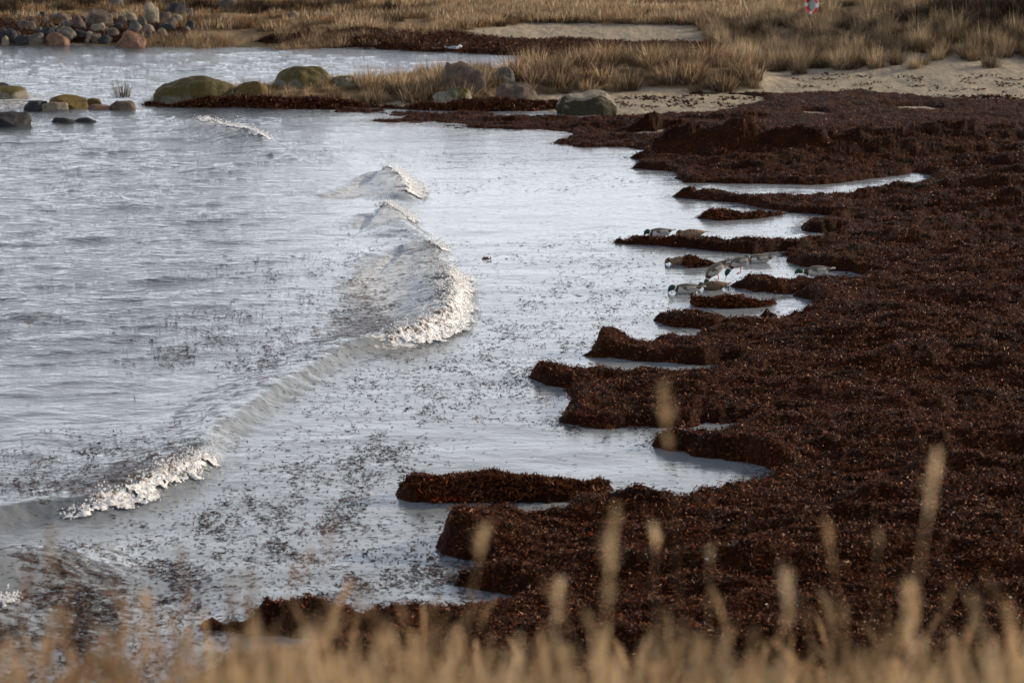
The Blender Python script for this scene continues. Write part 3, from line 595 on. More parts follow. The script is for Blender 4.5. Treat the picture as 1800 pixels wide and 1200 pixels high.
# a few bigger curls that stand out
def curl(px, py, h, lab, n=14, col=(.015, .01, .009)):
    x, y = G(px, py); z0 = float(water_z(np.array([x]), np.array([y]))[0]); pts = []
    for i in range(n):
        t = i/(n-1); pts.append((math.sin(t*3.4)*h*.30, math.cos(t*5)*h*.06, t*h-.02))
    V, Q_ = tube(pts, [.006*(1-.6*i/(n-1)) for i in range(n)], 5)
    link(mesh('curl', V, Q_, mat=M['float'], col=np.tile(col, (len(V), 1))), 'weed_stalk', loc=(float(x), float(y), z0), label=lab, category='seaweed')
def tube(pts, r, k=6, cap=True):
    pts = np.asarray(pts, float); n = len(pts); T_ = np.gradient(pts, axis=0); T_ /= np.linalg.norm(T_, axis=1)[:, None]+1e-9
    ref = np.array([0, 0, 1.]) if abs(T_[:, 2]).mean() < .8 else np.array([1., 0, 0]); A = np.cross(T_, ref); A /= np.linalg.norm(A, axis=1)[:, None]+1e-9; B = np.cross(T_, A)
    th = np.arange(k)/k*2*np.pi; V = pts[:, None]+np.asarray(r)[:, None, None]*(np.cos(th)[None, :, None]*A[:, None]+np.sin(th)[None, :, None]*B[:, None])
    i = np.arange(n-1)[:, None]*k; j = np.arange(k)[None]; q = np.stack([i+j, i+(j+1) % k, i+k+(j+1) % k, i+k+j], -1).reshape(-1, 4)
    return V.reshape(-1, 3), q
curl(303, 752, .14, 'upright dark sprig floating alone in the smooth lower left water'); curl(234, 702, .10, 'curled dark stalk floating above the upright sprig')
x, y = G(854, 456); Vs, qs, cs = strands(np.tile([[0., 0, .02]], (60, 1))+rng.normal(0, .02, (60, 3))*[1.6, 1, .6], 60, rng, (.03, .07), (.006, .012), .6, np.array([(.2, .07, .02), (.12, .04, .02)]))
link(mesh('weed_tuft', Vs, qs, mat=M['float'], col=cs), 'weed_tuft', loc=(float(x), float(y), 0), label='orange brown weed tuft floating right of the small foam cap', category='seaweed')
#@@PART2@@
# ------------------------------------------------------------------ boulders
import bmesh
def ico(sub):
    bm = bmesh.new(); bmesh.ops.create_icosphere(bm, subdivisions=sub, radius=1.0)
    V = np.array([v.co[:] for v in bm.verts]); F = np.array([[v.index for v in f.verts] for f in bm.faces]); bm.free(); return V, F
ICO = {s: ico(s) for s in (3, 4, 5)}
def rock_mesh(w_, d_, h_, mt, seed, sub=4, blocky=.5, flat=0.0):
    V, F = ICO[sub]; V = V.copy(); r = np.random.default_rng(seed); ex = 1-.5*blocky; V = np.sign(V)*np.abs(V)**ex; V /= (np.abs(V).max(0))
    for _ in range(int(5+blocky*9) if blocky < 1 else 5):
        n = r.normal(0, 1, 3); n[2] = n[2]*.6 if _ % 3 else abs(n[2])+1.5; n /= np.linalg.norm(n); dd = r.uniform(.72, .98) if blocky < 1 else r.uniform(.86, 1.0)
        k = V@n; ov = np.maximum(k-dd, 0); V -= n[None]*(ov*.88)[:, None]
    off = seed*3.7
    ns = np.array([mnoise.fractal(Vector(v*1.3+off), 1.0, 2.0, 4) for v in V]); V *= (1+.13*ns)[:, None]
    V[:, 2] = np.where(V[:, 2] > 0, V[:, 2], V[:, 2]*.5)
    mn, mxx = V.min(0), V.max(0); V[:, 0] = (V[:, 0]-(mn[0]+mxx[0])/2)/(mxx[0]-mn[0])*w_; V[:, 1] = (V[:, 1]-(mn[1]+mxx[1])/2)/(mxx[1]-mn[1])*d_
    V[:, 2] = V[:, 2]/mxx[2]*h_
    return mesh('rock', V, tris=F, mat=mt)
rk = [0]
def rock(x0, y0, x1, y1, mt, label, group=None, deep=.75, sub=4, blocky=.5, yaw=None, name='boulder'):
    rk[0] += 1
    bx, by, bz = GT((x0+x1)/2, y1); _, cy = pix(bx, by, bz); X1, _ = G(x1, y1, bz); X0, _ = G(x0, y1, bz)
    wd_ = float(X1-X0); dp = wd_*deep; sc = (x1-x0)/wd_; h_ = max((y1-y0)/sc-dp*.5*.16, wd_*.2)
    yaw = random.uniform(-.25, .25) if yaw is None else yaw
    me = rock_mesh(wd_*1.04, dp, h_*1.04+.05, M[mt], rk[0], sub, blocky)
    pile = x1 < 345 and y1 < 90 and x0 > -60
    if pile: me.transform(Matrix.Scale(1.04, 4))
    o = link(me, name, loc=(bx, by+dp*.45, bz-.05+(.10 if pile else 0)), rot=(0, 0, yaw), label=label, category='rock')
    if group: o['group'] = group
    return o
rock(266,129,412,178,'r_moss','largest yellow green mossy boulder, at the left end of the grassy spit',deep=.6,sub=5,blocky=.15,yaw=0)
rock(318,160,388,184,'r_moss2','low pale flat stone in front of the largest mossy boulder',deep=.5,blocky=.3)
rock(478,116,588,156,'r_moss','dark mossy boulder rising behind the spit grass, second from left',deep=.6,sub=5,blocky=.2)
rock(583,132,628,152,'r_moss2','low grey stone touching the right side of the dark mossy boulder',blocky=.4)
rock(412,142,468,174,'r_gold','peaked orange mossed stone just right of the largest mossy boulder',blocky=.7)
rock(766,108,854,168,'r_brown','square grey brown boulder half sunk in dry grass on the spit',deep=.5,blocky=1.2,yaw=0)
rock(761,153,830,187,'r_moss2','pale grey stone with an orange patch on top, standing in front of the square boulder',sub=5,blocky=.6)
rock(872,146,945,183,'r_brown','rounded pinkish grey boulder with mossy top at the foot of the grass',sub=5,blocky=.3)
rock(980,158,1086,204,'r_skirt','big sloping boulder with dark moss skirt standing in the seaweed by the sand patch',deep=.6,sub=5,blocky=.45,yaw=.1)
rock(855,118,905,150,'r_grey','flat grey rock back partly hidden in spit grass right of the square boulder',blocky=.5)
rock(1240,95,1275,106,'r_grey','thin grey stone in the seaweed belt behind the spit',blocky=.5,sub=3)
# left edge in the water
rock(-40,149,44,176,'r_moss2','greenish grey boulder cut by the left edge, washed by foam',blocky=.3)
rock(-20,144,24,158,'r_dark','dark rock peeping out behind the greenish grey boulder at the left edge',blocky=.5)
rock(84,166,150,192,'r_gold','golden brown weed covered rock in the surf left of the spit',blocky=.5)
rock(40,176,82,193,'r_dark','wet black rock left of the golden brown rock',blocky=.5)
rock(72,178,122,194,'r_pale','low pale yellowish stone in front of the golden brown rock',deep=.6,blocky=.4)
rock(150,172,178,184,'r_gold','small golden stone between the surf rock and the spit',blocky=.5,sub=3)
rock(150,183,197,195,'r_red','flat reddish brown rock awash at the left of the grass tuft islet',deep=.6,blocky=.4,sub=3)
rock(190,176,236,195,'r_brown','dark brown islet rock topped by a tuft of dry stems',blocky=.3)
rock(-30,195,48,222,'r_dark','black wedge shaped rock at the left edge, lowest of the left rocks',blocky=.8)
rock(86,207,132,217,'r_dark','low dark rock just breaking the surface, left one of the pair',deep=.5,blocky=.4,sub=3)
rock(128,209,168,216,'r_dark','low dark rock just breaking the surface, right one of the pair',deep=.5,blocky=.4,sub=3)
# rock pile on the far left shore
PILE = [(253,8,278,46,'r_pale','tall upright pale boulder standing highest in the rock pile',.8,.9),
 (148,22,196,52,'r_brown','big rounded brown boulder at the top of the rock pile',.7,.4),
 (216,26,240,43,'r_pale','pale rounded stone left of the tall upright boulder',.8,.2),
 (240,32,257,51,'r_grey','grey stone wedged against the foot of the tall upright boulder',.8,.5),
 (221,40,249,63,'r_grey','grey round boulder in the middle of the pile below the pale rounded stone',.8,.3),
 (204,33,222,51,'r_brown','narrow brown stone between the big brown boulder and the pale one',.8,.6),
 (157,45,187,61,'r_pale','oval pale stone lying below the big brown boulder',.8,.1),
 (127,32,149,56,'r_brown','olive brown angular stone left of the big brown boulder',.8,.8),
 (96,52,133,74,'r_grey','grey flat topped block at the left of the pile',.7,.8),
 (78,62,118,82,'r_red','reddish round boulder at the waterline, left in the pile',.8,.2),
 (151,60,173,74,'r_pale','mottled pale stone at the waterline under the oval stone',.8,.4),
 (187,54,208,69,'r_brown','brown stone right of the mottled pale one',.8,.4),
 (203,59,253,86,'r_red','large reddish boulder standing in the water before the pile',.6,.7),
 (248,58,267,75,'r_dark','dark round stone right of the large reddish boulder',.8,.2),
 (251,47,271,62,'r_pale','pinkish pale round stone above the dark round one',.8,.2),
 (277,54,294,68,'r_pale','small pale leaning stone at the right end of the pile',.8,.5),
 (285,36,311,51,'r_grey','grey stone with light top at the right shoulder of the pile',.8,.4),
 (288,9,329,33,'r_dark','dark square boulder behind the right shoulder of the pile',.7,.9),
 (302,30,320,43,'r_pale','small pale stone in front of the dark square boulder',.8,.3),
 (327,19,339,31,'r_pale','little whitish stone beside the dark square boulder',.8,.5),
 (268,46,308,58,'r_dark','long dark slab leaning at the right of the pile',.5,.8),
 (272,26,300,40,'r_brown','dark brown stone right of the tall upright boulder',.8,.5),
 (90,26,123,44,'r_brown','brown stone on the upper left of the pile',.8,.6),
 (66,52,96,70,'r_dark','dark mossy stone left of the grey flat topped block',.8,.5),
 (46,62,78,78,'r_grey','low grey slab at the water on the left of the pile',.7,.6),
 (76,34,87,44,'r_pale','tiny pale stone catching light at the upper left of the pile',.8,.4),
 (188,1,216,15,'r_grey','lone light grey boulder in the brown scrub above the pile',.8,.3),
 (379,-4,417,18,'r_grey','grey boulder at the top edge among dark shrubs',.7,.3),
 (555,21,580,32,'r_pale','pale round stone in the far meadow grass',.8,.2),
 (507,19,526,32,'r_pale','pale upright stone in the far meadow left of the round one',.8,.6),
 (128,58,152,72,'r_dark','dark stone between the grey block and the mottled pale stone',.8,.5),
 (174,66,192,78,'r_dark','small wet stone at the waterline left of the large reddish boulder',.8,.5),
 (24,66,50,80,'r_dark','wet dark stone near the left end of the pile',.8,.5),
 (0,56,30,76,'r_dark','dark rounded stone at the left end of the pile',.8,.4),
 (30,40,64,58,'r_brown','shadowed brown stone left in the pile',.8,.5),
 (2,68,16,80,'r_pale','small pale stone at the water far left',.8,.5),
 (106,40,128,54,'r_grey','grey stone tucked behind the flat topped block',.8,.5),
 (196,46,216,58,'r_dark','dark stone filling the middle of the pile',.8,.5)]
for i, (x0, y0, x1, y1, mt, lb, dp, bl) in enumerate(PILE):
    rock(x0, y0, x1, y1, mt, lb, 'stones of the far left rock pile' if y1 > 40 and x1 < 345 else None, deep=dp, sub=3 if x1-x0 < 30 else 4, blocky=bl)
rr = random.Random(3)
for i in range(60):
    x = rr.uniform(-40, 330); y = rr.uniform(34, 78); s = rr.uniform(7, 17)
    rock(x, y-s*rr.uniform(.5, .75), x+s, y, rr.choice(['r_dark', 'r_dark', 'r_brown', 'r_grey', 'r_brown', 'r_pale']), 'one of the small shadowed stones filling gaps in the far left rock pile', 'small filler stones of the rock pile', sub=3, blocky=.5, name='stone')

# ------------------------------------------------------------------ grass
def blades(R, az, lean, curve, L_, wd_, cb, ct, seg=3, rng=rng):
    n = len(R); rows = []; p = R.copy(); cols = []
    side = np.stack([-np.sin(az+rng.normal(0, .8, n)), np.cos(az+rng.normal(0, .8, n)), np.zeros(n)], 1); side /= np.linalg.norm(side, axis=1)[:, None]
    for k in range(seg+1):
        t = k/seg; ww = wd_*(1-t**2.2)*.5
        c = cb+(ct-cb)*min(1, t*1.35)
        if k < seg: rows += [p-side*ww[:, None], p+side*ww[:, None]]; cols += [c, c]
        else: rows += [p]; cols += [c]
        a = lean+curve*(t+.5/seg); p = p+np.stack([np.sin(a)*np.cos(az), np.sin(a)*np.sin(az), np.cos(a)], 1)*(L_/seg)[:, None]
    m = 2*seg+1; V = np.stack(rows, 1).reshape(-1, 3); C = np.stack(cols, 1).reshape(-1, 3); i = np.arange(n)[:, None]*m
    q = np.concatenate([i+np.array([2*k, 2*k+1, 2*k+3, 2*k+2]) for k in range(seg-1)]); t = i+np.array([2*seg-2, 2*seg-1, 2*seg])
    return V, q, t, C
STRAW = np.array([(.50,.38,.235),(.43,.32,.19),(.36,.26,.15),(.58,.46,.31),(.27,.19,.11)])
BROWN = np.array([(.17,.10,.055),(.12,.07,.04),(.22,.13,.075),(.09,.05,.03),(.26,.17,.10)])
OLIVE = np.array([(.14,.12,.055),(.10,.09,.045),(.20,.16,.08),(.25,.19,.10)])
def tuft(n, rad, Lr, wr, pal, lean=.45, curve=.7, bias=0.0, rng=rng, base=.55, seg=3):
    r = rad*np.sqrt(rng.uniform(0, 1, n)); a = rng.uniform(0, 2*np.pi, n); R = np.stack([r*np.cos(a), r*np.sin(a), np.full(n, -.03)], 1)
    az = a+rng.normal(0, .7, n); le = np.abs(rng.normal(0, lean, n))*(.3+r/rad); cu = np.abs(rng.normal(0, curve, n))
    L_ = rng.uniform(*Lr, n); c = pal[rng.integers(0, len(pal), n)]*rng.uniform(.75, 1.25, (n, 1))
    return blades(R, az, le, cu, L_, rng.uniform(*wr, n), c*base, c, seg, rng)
def merge(parts):
    V, q, t, C = [], [], [], []; o = 0
    for (v, qq, tt, c) in parts:
        V.append(v); q.append(qq+o); t.append(tt+o); C.append(c); o += len(v)
    return np.concatenate(V), np.concatenate(q), np.concatenate(t), np.concatenate(C)
def tmesh(name, g): return mesh(name, g[0], g[1], g[2], mat=M['grass'], col=g[3], smooth=False)
def proto_tussock(kind, k):
    r = np.random.default_rng(100+k)
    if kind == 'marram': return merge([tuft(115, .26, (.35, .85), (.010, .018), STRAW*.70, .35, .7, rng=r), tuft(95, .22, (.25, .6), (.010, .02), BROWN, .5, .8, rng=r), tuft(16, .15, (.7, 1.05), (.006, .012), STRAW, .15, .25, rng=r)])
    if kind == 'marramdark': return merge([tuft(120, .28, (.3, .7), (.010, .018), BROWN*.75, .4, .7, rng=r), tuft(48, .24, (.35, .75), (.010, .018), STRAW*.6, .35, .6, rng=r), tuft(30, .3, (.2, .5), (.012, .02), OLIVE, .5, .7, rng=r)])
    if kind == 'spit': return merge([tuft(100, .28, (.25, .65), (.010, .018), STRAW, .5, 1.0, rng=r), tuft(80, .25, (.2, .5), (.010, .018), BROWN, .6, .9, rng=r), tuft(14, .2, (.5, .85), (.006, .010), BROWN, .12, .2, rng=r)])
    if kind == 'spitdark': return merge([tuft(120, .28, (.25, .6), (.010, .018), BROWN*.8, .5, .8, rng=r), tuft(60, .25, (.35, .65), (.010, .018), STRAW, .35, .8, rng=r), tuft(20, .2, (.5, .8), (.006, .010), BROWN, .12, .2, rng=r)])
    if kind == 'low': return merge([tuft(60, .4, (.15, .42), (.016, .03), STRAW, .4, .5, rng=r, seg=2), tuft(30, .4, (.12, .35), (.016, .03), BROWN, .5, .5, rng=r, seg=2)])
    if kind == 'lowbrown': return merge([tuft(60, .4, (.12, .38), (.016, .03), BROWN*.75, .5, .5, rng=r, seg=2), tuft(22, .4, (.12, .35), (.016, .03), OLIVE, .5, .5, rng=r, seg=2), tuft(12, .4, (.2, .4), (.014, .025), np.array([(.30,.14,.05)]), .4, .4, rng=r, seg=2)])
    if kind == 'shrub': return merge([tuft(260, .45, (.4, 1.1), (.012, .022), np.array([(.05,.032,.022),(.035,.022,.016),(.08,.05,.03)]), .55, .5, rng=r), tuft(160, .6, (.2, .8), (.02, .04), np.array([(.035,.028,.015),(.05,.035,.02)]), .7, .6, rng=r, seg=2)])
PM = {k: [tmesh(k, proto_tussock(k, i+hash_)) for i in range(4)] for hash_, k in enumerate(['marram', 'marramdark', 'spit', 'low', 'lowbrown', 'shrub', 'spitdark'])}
def scatter(name, kinds, P, scl, label, rngs=rng, parent=None):
    coll = bpy.data.collections.new(name+'_sources')
    for k in kinds:
        for me in PM[k]: coll.objects.link(bpy.data.objects.new(k+'_source', me))
    n = len(P); me = mesh(name, P); me.attributes.new('rz', 'FLOAT', 'POINT').data.foreach_set('value', rngs.uniform(0, 6.28, n).astype(np.float32))
    me.attributes.new('sc', 'FLOAT', 'POINT').data.foreach_set('value', np.asarray(scl, np.float32)); me.attributes.new('id', 'INT', 'POINT').data.foreach_set('value', rngs.integers(0, len(kinds)*4, n).astype(np.int32))
    o = link(me, name, label=label, category='grass', kind='stuff')
    ng = bpy.data.node_groups.new(name, 'GeometryNodeTree'); ng.interface.new_socket('Geometry', in_out='INPUT', socket_type='NodeSocketGeometry'); ng.interface.new_socket('Geometry', in_out='OUTPUT', socket_type='NodeSocketGeometry')
    gi = ng.nodes.new('NodeGroupInput'); go = ng.nodes.new('NodeGroupOutput'); ip = ng.nodes.new('GeometryNodeInstanceOnPoints'); ci = ng.nodes.new('GeometryNodeCollectionInfo')
    ci.inputs['Collection'].default_value = coll; ci.inputs['Separate Children'].default_value = True; ci.inputs['Reset Children'].default_value = True
    def na(nm, ty):
        a = ng.nodes.new('GeometryNodeInputNamedAttribute'); a.data_type = ty; a.inputs['Name'].default_value = nm; return a.outputs['Attribute']
    cx = ng.nodes.new('ShaderNodeCombineXYZ'); l = ng.links.new
    l(gi.outputs[0], ip.inputs['Points']); l(ci.outputs[0], ip.inputs['Instance']); ip.inputs['Pick Instance'].default_value = True
    l(na('id', 'INT'), ip.inputs['Instance Index']); l(na('rz', 'FLOAT'), cx.inputs['Z']); l(cx.outputs[0], ip.inputs['Rotation']); l(na('sc', 'FLOAT'), ip.inputs['Scale']); l(ip.outputs[0], go.inputs[0])
    md = o.modifiers.new('scatter', 'NODES'); md.node_group = ng; return o
def place_tufts(items, kind, name, label0, group, cat='grass'):
    for i, (x, y, s) in enumerate(items):
        pxx = float(pix(x, y, .5)[0]); where = ''
        if 'dune' in label0 and 'nose' not in label0: where = ', left of the life ring' if pxx < 1427 else ', right of the life ring' if pxx < 1560 else ', in the middle of the dune' if pxx < 1700 else ', near the right edge'
        if 'of the spit' in label0 and 'left' not in label0: where = ', behind the flat grey stones' if pxx < 980 else ', above the sloping boulder' if pxx < 1110 else ', behind the sand patch' if pxx < 1240 else ', among the bare stalks'
        if 'on the spit between' in label0: where = ', left of the square boulder' if pxx < 768 else ', near the sloping boulder' if pxx < 1090 else ', towards the dune'
        label = label0+where
        o = bpy.data.objects.new(name, PM[kind][i % 4]); SC.collection.objects.link(o)
        o.location = (x, y, Tz(x, y)-.02); o.rotation_euler = (0, 0, random.uniform(0, 6.28)); o.scale = (s, s, s*random.uniform(.85, 1.15)); o['label'] = label; o['category'] = cat; o['group'] = group
r2 = random.Random(11)
# dune tussocks
def dune_pts(n, t0, t1, x0=7.6, x1=24, thr=.42):
    out = []
    while len(out) < n:
        x = r2.uniform(x0, x1); t = r2.uniform(t0, t1*1.4); ty = toe(x)+t
        if t*np.interp(x, [8, 16], [1, .68]) < t0: continue
        if t < 9 and fbm(np.array([x*.7]), np.array([ty*.5]), 2, 200)[0] < thr+.02*(7-t)*4: continue
        out.append((x, float(ty)))
    return out
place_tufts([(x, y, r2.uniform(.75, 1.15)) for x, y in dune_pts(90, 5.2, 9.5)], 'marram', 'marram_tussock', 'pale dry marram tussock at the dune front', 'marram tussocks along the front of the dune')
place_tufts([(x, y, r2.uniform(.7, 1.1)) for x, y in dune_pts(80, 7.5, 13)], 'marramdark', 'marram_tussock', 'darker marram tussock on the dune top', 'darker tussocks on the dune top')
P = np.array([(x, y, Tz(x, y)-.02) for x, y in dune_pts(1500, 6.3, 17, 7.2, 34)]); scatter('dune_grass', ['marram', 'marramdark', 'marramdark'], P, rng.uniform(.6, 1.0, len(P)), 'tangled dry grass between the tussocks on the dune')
# left flank of the dune: grass running down to the spit
it = []
for _ in range(26):
    px_, py_ = r2.uniform(1372, 1480), r2.uniform(84, 112)
    x, y, z = GT(px_, py_); it.append((x, y, r2.uniform(.7, 1.0)))
place_tufts(it, 'marramdark', 'marram_tussock', 'dark straggly tussock on the left nose of the dune', 'tussocks on the left nose of the dune')
# spit
def spit_pts(n, x0, x1, d0, d1, thr=0):
    out = []
    while len(out) < n:
        px_ = r2.uniform(x0, x1); x = float(G(px_, 150, .4)[0]); y = r2.uniform(66, 92); h = float(sd_head(np.array([x]), np.array([y]))[0])
        p = float(pix(x, y, .4)[0])
        if y < float(spit_front(x))+.25: continue
        if h < d0 or h > d1 or y > 92 or y > float(spit_front(x))+5.5 or p < x0 or p > x1: continue
        front = float(sd_head(np.array([x]), np.array([y-1.2]))[0]) < h
        out.append((x, y, front))
    return out
place_tufts([(x, y, r2.uniform(.6, 1.1)) for x, y, f in spit_pts(70, 620, 1330, .3, 5)], 'spit', 'grass_tussock', 'matted straw grass tussock on the spit between the boulders', 'straw tussocks along the spit')
place_tufts([(x, y, r2.uniform(1.05, 1.5)) for x, y, f in spit_pts(60, 900, 1345, .2, 6)], 'spitdark', 'grass_tussock', 'tall bushy dry tussock on the right half of the spit', 'tall tussocks on the right half of the spit')
place_tufts([(x, y, r2.uniform(.9, 1.3)) for x, y, f in spit_pts(34, 630, 900, .2, 5)], 'spit', 'grass_tussock', 'upright dry tussock beside the square boulder on the spit middle', 'upright tussocks mid spit')
place_tufts([(x, y, r2.uniform(.45, .7)) for x, y, f in spit_pts(50, 270, 640, .4, 1.6)], 'spit', 'grass_tussock', 'short dry tussock on the narrow left part of the spit', 'short tussocks on the left of the spit')
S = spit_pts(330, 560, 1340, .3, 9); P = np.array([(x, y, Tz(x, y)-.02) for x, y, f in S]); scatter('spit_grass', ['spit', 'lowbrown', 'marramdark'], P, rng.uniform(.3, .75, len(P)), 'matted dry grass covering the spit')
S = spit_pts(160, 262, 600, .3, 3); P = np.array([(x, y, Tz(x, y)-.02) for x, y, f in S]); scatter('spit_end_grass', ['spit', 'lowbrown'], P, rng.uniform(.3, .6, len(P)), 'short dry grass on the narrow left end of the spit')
# far meadow
def field(n, x0, x1, y0, y1, cond):
    xs = rng.uniform(x0, x1, n*4); yy = rng.uniform(y0, y1, n*4); k = cond(xs, yy); xs, yy = xs[k][:n], yy[k][:n]; return np.stack([xs, yy, terrain(xs, yy)-.02], 1)
P = field(9000, -14, 34, 92, 150, lambda x, y: (y > grass_line(x)+1.2*(vn(x*.5, y*.4, 210)-.5)*2) & (x > -5+.1*(y-95)+4*(vn(x*.2, y*.2, 211)-.5)) & (fbm(x*.25, y*.25, 2, 212) > .33) & ~((x > 7) & (y-toe(x) < 16)))
scatter('far_meadow_grass', ['low', 'low', 'low', 'lowbrown'], P, rng.uniform(.8, 1.5, len(P)), 'pale dry meadow grass behind the far beach')
P = field(5000, -36, 6, 90, 150, lambda x, y: (sd_land(x, y) > 1.8) & (x < -3+.1*(y-95)+4*(vn(x*.2, y*.2, 211)-.5)) & (vn(x*.6, y*.5, 214) > .25))
scatter('far_scrub_grass', ['lowbrown', 'lowbrown', 'low'], P, rng.uniform(.7, 1.4, len(P)), 'brown scrubby grass on the far left shore behind the stones')
P = field(1500, -14, 11, 88, 102, lambda x, y: (y > grass_line(x)-.6) & (y < grass_line(x)+2) & (vn(x*.5, y*.3, 217) > .35))
scatter('far_beach_grass', ['spit', 'lowbrown'], P, rng.uniform(.5, .95, len(P)), 'brown grass fringe above the far seaweed belt')
sh = []
for (px_, py_, s) in [(1610,22,1.0),(1650,14,1.1),(1690,22,1.0),(1720,8,1.3),(1760,14,1.3),(1790,24,1.3),(1800,6,1.4),(1570,26,.9),(1740,30,1.0),(1680,4,1.2),(1830,16,1.3)]:
    x, y, z = GT(px_, py_+18); sh.append((x, y, s))
place_tufts(sh, 'shrub', 'shrub', 'dark leafless shrub on the dune crest', 'dark shrubs on the dune crest', 'shrub')
sh = []
for (px_, py_, s) in [(430,6,.9),(455,3,1.0),(490,5,.8),(520,2,.9),(560,3,.9),(590,1,.8),(350,4,1),(310,-2,1),(690,2,.7),(250,-6,1.1),(150,-4,1.1),(80,-2,1.1),(30,2,1.0),(5,8,1),(110,4,.8),(610,-4,1)]:
    x, y, z = GT(px_, py_+14); sh.append((x, y, s))
place_tufts(sh, 'shrub', 'shrub', 'low dark shrub at the top edge behind the far left shore', 'dark shrubs behind the far left shore', 'shrub')
sh = []
for (px_, py_, s) in [(950,24,.4),(1120,34,.4),(1180,36,.45),(1300,44,.5),(1340,40,.5),(700,32,.4),(780,36,.35),(1380,22,.3),(880,40,.35),(1250,30,.4),(1330,52,.45),(545,44,.5),(530,48,.4)]:
    x, y, z = GT(px_, py_+6); sh.append((x, y, s))
place_tufts(sh, 'shrub', 'shrub', 'small dark bush at the edge of the far meadow above the sand', 'small bushes along the far meadow edge', 'shrub')
# bare stalks on the spit, and the stem tuft on the islet rock
def stalk(px0, py0, px1, py1, label, r=.012, col=(.30,.22,.15)):
    x, y, z = GT(px0, py0); sc = FPX/y; h = (py0-py1)/sc; dx = (px1-px0)/sc
    pts = [(dx*t**1.3, .02*math.sin(t*5), h*t-.03) for t in np.linspace(0, 1, 8)]; V, q = tube(pts, np.linspace(r, r*.4, 8), 5)
    link(mesh('stalk', V, q, mat=M['grass'], col=np.tile(col, (len(V), 1))), 'dry_stalk', loc=(x, y, z), label=label, category='plant', group='bare dry stalks at the right end of the spit grass')
for a in [(1240,152,1252,100,'leaning pale stalk, leftmost of the bare stalks'),(1253,150,1250,108,'thin short stalk beside the leaning one'),(1263,150,1262,92,'straight tall stalk in the middle of the bare stalks'),(1270,148,1266,96,'straight stalk right of the tallest one'),(1283,80,1288,48,'dark stem standing behind against the far sand')]: stalk(*a)
x, y, z = GT(213, 186); g = tuft(70, .25, (.3, .75), (.010, .018), BROWN, .25, .3, rng=np.random.default_rng(5)); link(tmesh('stems', g), 'stem_tuft', loc=(x, y+.2, .25), label='reddish dry stem tuft growing on the small islet rock left of the spit', category='grass')

# ------------------------------------------------------------------ ducks
def smooth_path(sec, k=5):
    s = np.asarray(sec, float); n = len(s); t = np.linspace(0, n-1, (n-1)*k+1); out = []
    for c in range(s.shape[1]):
        p = np.pad(s[:, c], 1, 'edge'); i = np.minimum(t.astype(int), n-2); u = t-i; p0, p1, p2, p3 = p[i], p[i+1], p[i+2], p[np.minimum(i+3, n+1)]
        out.append(.5*((2*p1)+(-p0+p2)*u+(2*p0-5*p1+4*p2-p3)*u*u+(-p0+3*p1-3*p2+p3)*u**3))
    return np.stack(out, 1), t
def loft(sec, colf, k=24):
    s, t = smooth_path(sec, 9); C = s[:, :2]; T_ = np.gradient(C, axis=0); T_ /= np.linalg.norm(T_, axis=1)[:, None]+1e-9
    th = np.arange(k)/k*2*np.pi; ry = np.maximum(s[:, 2], .003); rz = np.maximum(s[:, 3], .003)
    x = C[:, 0][:, None]-T_[:, 1][:, None]*rz[:, None]*np.sin(th); z = C[:, 1][:, None]+T_[:, 0][:, None]*rz[:, None]*np.sin(th); y = ry[:, None]*np.cos(th)+0*x
    V = np.stack([x, y, z], -1).reshape(-1, 3); n = len(s); i = np.arange(n-1)[:, None]*k; j = np.arange(k)[None]
    q = np.stack([i+j, i+k+j, i+k+(j+1) % k, i+(j+1) % k], -1).reshape(-1, 4)
    tt = np.repeat(t, k); up = np.tile(np.sin(th), n); col = np.array([colf(a, b, v) for a, b, v in zip(tt, up, V)])
    caps = [[0, b, a] for a, b in [(j_, (j_+1) % k) for j_ in range(1, k-1)]]; e = (n-1)*k; caps += [[e, e+a, e+a+1] for a in range(1, k-1)]
    return V, q, np.array(caps), col
POSES = {  # sections: x, z, half width, half height ; index 0 tail ... last bill root
 'dabble': [(-.26,.085,.012,.010),(-.20,.075,.05,.035),(-.12,.055,.088,.065),(0,.045,.105,.085),(.11,.04,.095,.080),(.175,.05,.060,.058),(.215,.062,.036,.038),(.255,.070,.042,.042),(.292,.050,.040,.038),(.315,.022,.022,.020),(.325,.004,.012,.010)],
 'reach': [(-.26,.085,.012,.010),(-.20,.075,.05,.035),(-.12,.055,.088,.065),(0,.045,.105,.082),(.11,.035,.09,.072),(.18,.035,.05,.045),(.25,.035,.033,.032),(.315,.045,.038,.036),(.36,.035,.035,.032),(.385,.012,.018,.016),(.39,.0,.010,.008)],
 'alert': [(-.26,.085,.012,.010),(-.20,.075,.05,.035),(-.12,.055,.088,.065),(0,.045,.105,.085),(.10,.05,.092,.078),(.155,.075,.055,.055),(.19,.11,.034,.038),(.215,.135,.038,.042),(.25,.135,.038,.036),(.275,.120,.020,.018),(.285,.112,.012,.010)],
 'stand': [(-.25,.22,.012,.010),(-.19,.20,.05,.035),(-.11,.19,.088,.065),(0,.175,.105,.085),(.10,.15,.092,.078),(.155,.11,.058,.052),(.19,.07,.036,.036),(.22,.04,.038,.04),(.245,.005,.036,.036),(.255,-.03,.018,.018),(.258,-.045,.010,.010)],
}
